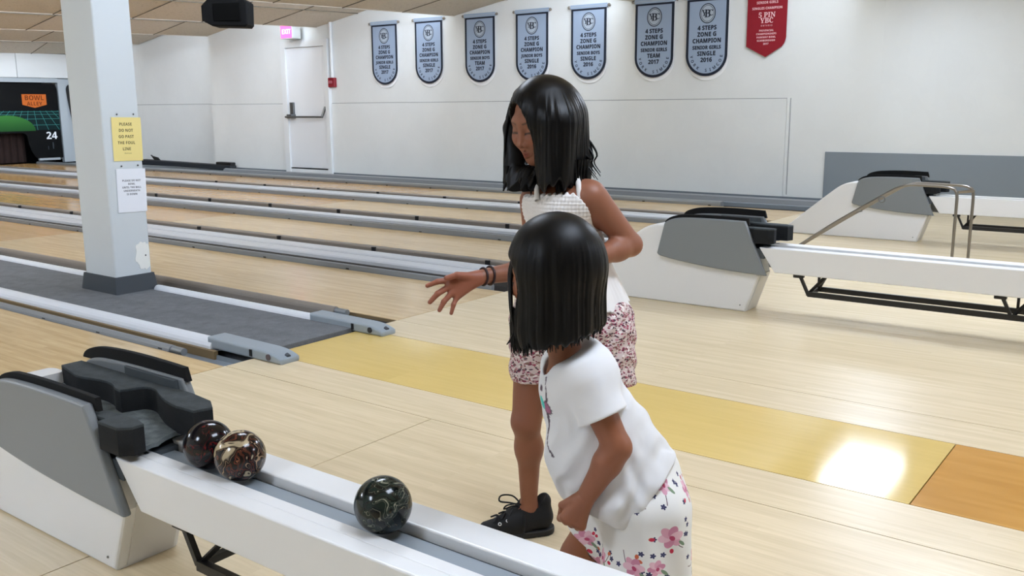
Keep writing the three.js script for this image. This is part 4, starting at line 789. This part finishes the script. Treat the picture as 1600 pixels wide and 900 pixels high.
    for (let i = 0; i < 4; i++) { const f = 0.03 + i * 0.024, y = [0.087, 0.08, 0.072, 0.064][i], ye = [0.0725, 0.0685, 0.06, 0.0525][i]; const T = (s, dy = 0) => new THREE.Vector3(...w(f, y + dy, s)); lace.push(new THREE.TubeGeometry(new THREE.CatmullRomCurve3([T(-0.021, -0.006), T(0, 0.004), new THREE.Vector3(...w(f + 0.016, y - 0.008, 0.021))]), 8, 0.0026, 6)); lace.push(new THREE.TubeGeometry(new THREE.CatmullRomCurve3([T(0.021, -0.006), T(0, 0.005), new THREE.Vector3(...w(f + 0.016, y - 0.008, -0.021))]), 8, 0.0026, 6)); for (const s of [-1, 1]) { const e = new THREE.TorusGeometry(0.0042, 0.0014, 6, 14); e.lookAt(new THREE.Vector3(S.x * s * 0.8, 0.7, S.z * s * 0.8)); e.translate(...w(f, ye, s * 0.027)); eye.push(e); } }
    const loop = (s) => new THREE.TubeGeometry(new THREE.CatmullRomCurve3([w(0.026, 0.09, 0), w(0.05, 0.112, s * 0.03), w(0.085, 0.112, s * 0.036), w(0.09, 0.1, s * 0.03), w(0.06, 0.098, s * 0.012), w(0.026, 0.09, 0)].map(q => new THREE.Vector3(...q))), 30, 0.0026, 6);
    const end = s => new THREE.TubeGeometry(new THREE.CatmullRomCurve3([w(0.026, 0.09, 0), w(0.03, 0.07, s * 0.04), w(0.035, 0.03, s * 0.052), w(0.055, 0.006, s * 0.066)].map(q => new THREE.Vector3(...q))), 20, 0.0024, 6);
    part(sg, 'laces', merge([...lace, loop(1), loop(-1), end(1), end(-1)]), M({ color: 0x121214, roughness: 0.8 }));
    for (const e of eye) part(sg, 'eyelet', e, M({ color: 0xd6d6d4, roughness: 0.3, metalness: 0.3 }));
  };
  shoe([0.012, 0, -0.052], [-0.97, 0.24]); shoe([0.246, 0, 0.053], [-0.6, 0.8]);
}

// ---------------- the smaller girl, leaning forward, seen from her left and behind
{
  const B = thing('person', 'smaller girl with black bob, white t-shirt and floral shorts leaning forward by the ball return', 'girl', [-0.97, 0, -1.76], TURN);
  const skin = lin(0x90583c);
  const Ls = [-0.118, 0.672, 0.085], Le = [-0.062, 0.548, 0.122], Lw = [-0.128, 0.432, 0.118], Rs = [-0.165, 0.66, -0.1], Re = [-0.09, 0.53, -0.15], Rw = [-0.06, 0.42, -0.12];
  const Lh = [0.022, 0.365, 0.055], Lk = [0.012, 0.175, 0.07], La = [0.06, 0.055, 0.07], Rh = [-0.03, 0.345, -0.06], Rk = [-0.125, 0.205, -0.065], Ra = [-0.1, 0.055, -0.07];
  const hf = headFrame([-0.199, 0.906, 0], [-0.86, -0.2, -0.36]);
  const S9 = 0.97;
  const hs = p => { const q = hf.to(p); return headSDF([q[0] / S9, q[1] / S9, q[2] / S9]) * S9; };
  const torso = p => {
    let d = cap(p, [-0.002, 0.385, 0], [-0.075, 0.5, 0], 0.094, 0.09); d = smin(d, cap(p, [-0.075, 0.5, 0], [-0.135, 0.625, 0], 0.088, 0.078), 0.05);
    d = smin(d, cap(p, [-0.135, 0.665, 0.05], [-0.165, 0.655, -0.06], 0.042, 0.042), 0.05); d = smin(d, cap(p, [-0.155, 0.68, 0], [-0.184, 0.8, 0], 0.04, 0.036), 0.025); return d;
  };
  const body = p => {
    let d = torso(p);
    for (const [s, e, w] of [[Ls, Le, Lw], [Rs, Re, Rw]]) { let a = cap(p, s, e, 0.036, 0.0295); a = smin(a, cap(p, e, mixv(e, w, 0.3), 0.029, 0.0295), 0.015); a = smin(a, cap(p, mixv(e, w, 0.3), w, 0.0295, 0.021), 0.015); d = smin(d, a, 0.025); }
    for (const [h, k, n] of [[Lh, Lk, La], [Rh, Rk, Ra]]) { let l = cap(p, h, k, 0.078, 0.046); l = smin(l, cap(p, k, n, 0.042, 0.026), 0.02); l = smin(l, cap(p, n, addv(n, [-0.09, -0.03, -0.01]), 0.026, 0.022), 0.02); d = smin(d, l, 0.025); }
    return d;
  };
  // loosely closed fist of the near hand
  const dr = [-0.46, -0.89, 0], ax = [-0.87, 0.45, -0.16], kn = i => addv(addv(addv(Lw, dr, 0.058), ax, 0.022 - 0.0145 * i), [0, 0, 0.006]);
  const fist = { w: Lw, k: [0, 1, 2, 3].map(kn), b: [0, 1, 2, 3].map(i => addv(addv(kn(i), dr, 0.016), [0, 0, -0.024])), e: [0, 1, 2, 3].map(i => addv(addv(kn(i), dr, -0.016), [0, 0, -0.034])),
    t: [addv(addv(Lw, dr, 0.016), ax, 0.02), addv(addv(addv(Lw, dr, 0.042), ax, 0.034), [0, 0, -0.008]), addv(addv(addv(Lw, dr, 0.064), ax, 0.024), [0, 0, -0.024])] };
  const kr = i => [Rw[0] - 0.002, Rw[1] - 0.054, Rw[2] + 0.02 - 0.014 * i];
  const rh = { w: Rw, k: [0, 1, 2, 3].map(kr), b: [0, 1, 2, 3].map(i => addv(kr(i), [-0.006, -0.026, 0])), e: [0, 1, 2, 3].map(i => addv(kr(i), [-0.022, -0.034, 0])), t: [addv(Rw, [-0.012, -0.006, 0.02]), addv(Rw, [-0.036, -0.024, 0.034]), addv(Rw, [-0.052, -0.042, 0.034])] };
  const g1 = nets(body, [-0.3, 0.0, -0.22], [0.16, 0.84, 0.2], 0.008, () => skin);
  const g2 = nets(hs, [-0.31, 0.78, -0.14], [-0.06, 1.04, 0.13], 0.0034, p => { const q = hf.to(p); return headColor([q[0] / S9, q[1] / S9, q[2] / S9], skin); });
  const g3 = nets(handSDF(fist, 0.98), ...bounds([fist.w, ...fist.k, ...fist.b, ...fist.e, ...fist.t], 0.022), 0.0026, () => skin);
  const g4 = nets(handSDF(rh, 0.9), ...bounds([rh.w, ...rh.k, ...rh.b, ...rh.e, ...rh.t], 0.022), 0.003, () => skin);
  part(B, 'body', mergeGeometries([g1, g2, g3, g4]), skinMat);
  // t-shirt
  const tee = p => {
    let d = cap(p, [-0.012, 0.43, 0], [-0.085, 0.52, 0], 0.108, 0.108); d = smin(d, cap(p, [-0.085, 0.52, 0], [-0.135, 0.635, 0], 0.104, 0.088), 0.05);
    d = smin(d, cap(p, [-0.128, 0.668, 0.058], [-0.162, 0.66, -0.066], 0.052, 0.05), 0.05);
    d = smin(d, cap(p, [-0.125, 0.47, 0.005], [-0.1, 0.42, 0], 0.07, 0.07), 0.06);                                             // cloth hanging forward
    d = smin(d, cap(p, [-0.05, 0.41, 0.045], [-0.005, 0.42, 0.035], 0.085, 0.09), 0.04);
    const w1 = noise(p[0] * 18 + 3, p[1] * 14, p[2] * 18) - 0.5, w2 = noise(p[0] * 40, p[1] * 26 + 9, p[2] * 40) - 0.5;
    d += 0.013 * w1 + 0.006 * w2; d += 0.004 * Math.sin((p[0] * 0.8 - p[1] * 0.55 + p[2] * 0.3) * 105 + 6 * w1) * mx(0, mn(1, (0.66 - p[1]) * 8)) * (0.35 + 0.65 * noise(p[0] * 12, p[1] * 12, p[2] * 12 + 7)); d += 0.0035 * Math.sin((p[0] * 0.9 + p[1] * 0.7) * 85 + 5 * w1) * mx(0, mn(1, (0.56 - p[1]) * 7)) * (p[0] > -0.1 ? 1 : 0.2);
    const hemY = 0.366 + 0.95 * mx(0, p[0] + 0.045) + 0.012 * Math.sin(p[0] * 40); d = smax(d, hemY - p[1], 0.006);
    for (const [s, e, a, b] of [[Ls, Le, 0.052, 0.059], [Rs, Re, 0.05, 0.054]]) {
      const el = mixv(s, e, 0.68); let v = cap(p, addv(s, [-0.004, 0.004, -0.004]), el, a, b) + 0.006 * (noise(p[0] * 30, p[1] * 30, p[2] * 30) - 0.5);
      const dx = e[0] - s[0], dy = e[1] - s[1], dz = e[2] - s[2], L = sq(dx * dx + dy * dy + dz * dz); v = smax(v, ((p[0] - s[0]) * dx + (p[1] - s[1]) * dy + (p[2] - s[2]) * dz) / L - L * 0.5, 0.005);
      d = smin(d, v, 0.014);
    }
    d = smin(d, cap(p, [-0.118, 0.69, 0.045], [-0.125, 0.69, -0.045], 0.062, 0.06), 0.04);
    const hh = (p[0] + 0.165) * -0.42 + (p[1] - 0.722) * 0.908; d = smax(d, hh, 0.008);
    return smax(d, -cap(p, [-0.176, 0.7, 0.0], [-0.2, 0.78, -0.005], 0.044, 0.05), 0.006);
  };
  const white = lin(0xe4e3e4), pk = lin(0xa76a86), tl = lin(0x52c8bc), dk = lin(0x5a4c56);
  const print = p => {                                       // printed flower on a stem down the front
    if (p[1] < 0.44 || p[1] > 0.71) return white;
    const f = (cx, cy, cz, r) => Math.hypot(p[0] - cx, p[1] - cy, p[2] - cz) < r;
    const X = p[2], st = Math.abs(X - (0.042 + 0.013 * Math.sin(p[1] * 42)));
    if (p[0] > -0.115) return white;
    if (f(-0.222, 0.617, 0.028, 0.016)) return tl; if (f(-0.212, 0.61, 0.05, 0.014)) return pk; if (f(-0.212, 0.61, 0.05, 0.018)) return dk; if (f(-0.22, 0.652, 0.03, 0.008)) return dk;
    return st < 0.004 && p[1] < 0.6 && p[1] > 0.5 ? dk : st < 0.003 && p[1] > 0.62 && p[1] < 0.68 ? dk : white;
  };
  part(B, 't_shirt', nets(tee, [-0.31, 0.31, -0.23], [0.16, 0.76, 0.22], 0.0042, print), fabric({ vertexColors: true }));
  // floral shorts
  const sh = p => {
    let d = cap(p, [0.0, 0.43, 0], [0.01, 0.37, 0], 0.098, 0.108); d = smin(d, cap(p, [0.02, 0.37, 0.052], [0.012, 0.19, 0.062], 0.09, 0.1), 0.03); d = smin(d, cap(p, Rh, addv(mixv(Rh, Rk, 0.62), [0, 0, 0]), 0.088, 0.074), 0.03);
    d += 0.009 * (noise(p[0] * 16, p[1] * 9, p[2] * 16) - 0.5) + 0.003 * Math.sin(p[0] * 70 + p[1] * 15);
    // leg openings
    const dx = Rk[0] - Rh[0], dy = Rk[1] - Rh[1], L = Math.hypot(dx, dy), t = ((p[0] - Rh[0]) * dx + (p[1] - Rh[1]) * dy) / L; if (p[2] < 0.0) d = smax(d, t - L * 0.72, 0.006);
    return smax(d, 0.2 - p[1], 0.006);
  };
  const floral = canvasTex(1024, 1024, (x, w, h) => {
    let s = 11; const r = () => (s = (s * 16807) % 2147483647) / 2147483647; x.fillStyle = '#eceae6'; x.fillRect(0, 0, w, h);
    const wrap = fn => { for (const ox of [-w, 0, w]) for (const oy of [-h, 0, h]) { x.save(); x.translate(ox, oy); fn(); x.restore(); } };
    for (let i = 0; i < 13; i++) {
      const cx = (i % 4) * 256 + 60 + r() * 130, cy = Math.floor(i / 4) * 256 + 60 + r() * 130, a0 = r() * 6, R = 46 + r() * 26, seedv = s;
      wrap(() => {
        s = seedv; x.strokeStyle = '#5a3c44'; x.lineWidth = 5; x.beginPath(); x.moveTo(cx, cy); x.quadraticCurveTo(cx + 60 * Math.cos(a0), cy + 70, cx + 120 * Math.cos(a0), cy + 120 * Math.sin(a0)); x.stroke();
        for (let k = 0; k < 6; k++) { const a = a0 + k * 1.05; x.fillStyle = ['#dda3b6', '#cf8aa2', '#e6bcc8'][k % 3]; x.beginPath(); x.ellipse(cx + Math.cos(a) * R * 0.55, cy + Math.sin(a) * R * 0.55, R * 0.62, R * 0.42, a, 0, 7); x.fill(); }
        x.fillStyle = '#b8486a'; x.beginPath(); x.ellipse(cx + 6, cy + 8, R * 0.28, R * 0.22, a0, 0, 7); x.fill();
        for (let k = 0; k < 5; k++) { const a = r() * 6, d = R * 1.5 + r() * 60, bx = cx + Math.cos(a) * d, by = cy + Math.sin(a) * d; x.fillStyle = '#3a3a5e'; for (let m = 0; m < 5; m++) { x.beginPath(); x.ellipse(bx + Math.cos(m * 1.26) * 10, by + Math.sin(m * 1.26) * 10, 9, 6, m * 1.26, 0, 7); x.fill(); } }
        for (let k = 0; k < 3; k++) { const a = r() * 6, d = R * 1.3 + r() * 50; x.fillStyle = k ? '#c8324c' : '#d06a48'; x.beginPath(); x.ellipse(cx + Math.cos(a) * d, cy + Math.sin(a) * d, 17, 12, a, 0, 7); x.fill(); }
        x.fillStyle = '#7d9277'; x.beginPath(); x.ellipse(cx + R, cy + R * 0.8, 30, 11, 0.8, 0, 7); x.fill();
      });
    }
  });
  floral.wrapS = floral.wrapT = THREE.RepeatWrapping; floral.repeat.set(3.1, 3.1);
  part(B, 'floral_shorts', wrapUV(nets(sh, [-0.2, 0.17, -0.18], [0.16, 0.53, 0.2], 0.005), 0.0, 0, 0.125), fabric({ map: floral }));
  // black bob
  const bob = p => {
    const q = hf.to(p), an = Math.atan2(p[0] + 0.186, p[2]), fa = mx(0, mn(1, (0.99 - p[1]) * 9)), st = fa * (0.007 * (noise(an * 6 + 20, p[1] * 5, 3) - 0.5) + 0.0042 * (noise(an * 22 + 90, p[1] * 7, 9) - 0.5));
    let d = ell(q, [0, 0.024, -0.02], [0.098, 0.104, 0.106]);
    d = smin(d, cap([p[0], p[1], p[2] * 0.97], [-0.182, 0.9, 0], [-0.184, 0.79, 0], 0.102, 0.107), 0.03);
    d = smax(d, -ell(q, [0, -0.04, 0.105], [0.062, 0.1, 0.08]), 0.012);
    d = smax(d, -ell(p, [-0.314, 0.878, 0], [0.043, 0.07, 0.12]), 0.012);
    d = smax(d, 0.762 + 0.26 * (p[0] + 0.19) + 0.003 * Math.sin(an * 31) - p[1], 0.01); return d + st;
  };
  const hg = strip(nets(bob, [-0.33, 0.72, -0.15], [-0.04, 1.05, 0.15], 0.004)), locks = [];
  let sd = 31; const rr = () => (sd = (sd * 16807) % 2147483647) / 2147483647;
  for (let i = 0; i < 170; i++) { const a = rr() * 6.283, R = 0.098, x = -0.184 + Math.sin(a) * R, z = Math.cos(a) * R; if (Math.sin(a) < -0.55 && Math.cos(a) < 0) continue; const o = 0.004; const by = 0.762 + 0.26 * (x + 0.19); locks.push(strand([[x, by + 0.09, z], [x + Math.sin(a) * o, by + 0.04, z + Math.cos(a) * o], [x + (rr() - 0.5) * 0.008, by - 0.002 - rr() * 0.01, z + (rr() - 0.5) * 0.008]], 0.0048, 0.001)); }
  for (let k = 0; k < 7; k++) { const z = 0.035 - k * 0.012; locks.push(strand([[-0.262, 0.975, z], [-0.284 - 0.002 * (k % 3), 0.9, z - 0.03], [-0.284 - 0.003 * (k % 2), 0.83, z], [-0.281, 0.778, z + 0.004], [-0.295 + 0.004 * k, 0.752, z]], 0.006, 0.0013, 18)); }
  part(B, 'bob_hair', mergeGeometries([hg, ...locks.map(strip)].map(g => { g.deleteAttribute('uv'); return g; })), hairSoft);
  // plain dark shoes
  for (const n of [La, Ra]) { const f = p => { let d = cap(p, addv(n, [0.025, -0.02, 0]), addv(n, [-0.06, -0.025, -0.008]), 0.038, 0.036); d = smin(d, cap(p, addv(n, [-0.06, -0.028, -0.008]), addv(n, [-0.115, -0.03, -0.012]), 0.034, 0.026), 0.02); d = smin(d, cap(p, n, addv(n, [0.004, 0.025, 0]), 0.034, 0.032), 0.015); return smax(d, 0.002 - p[1], 0.006); }; part(B, 'shoe', nets(f, [n[0] - 0.16, -0.01, n[2] - 0.06], [n[0] + 0.08, 0.13, n[2] + 0.06], 0.005), M({ color: 0x18181b, roughness: 0.7 })); }
}
renderer.render(scene, camera);
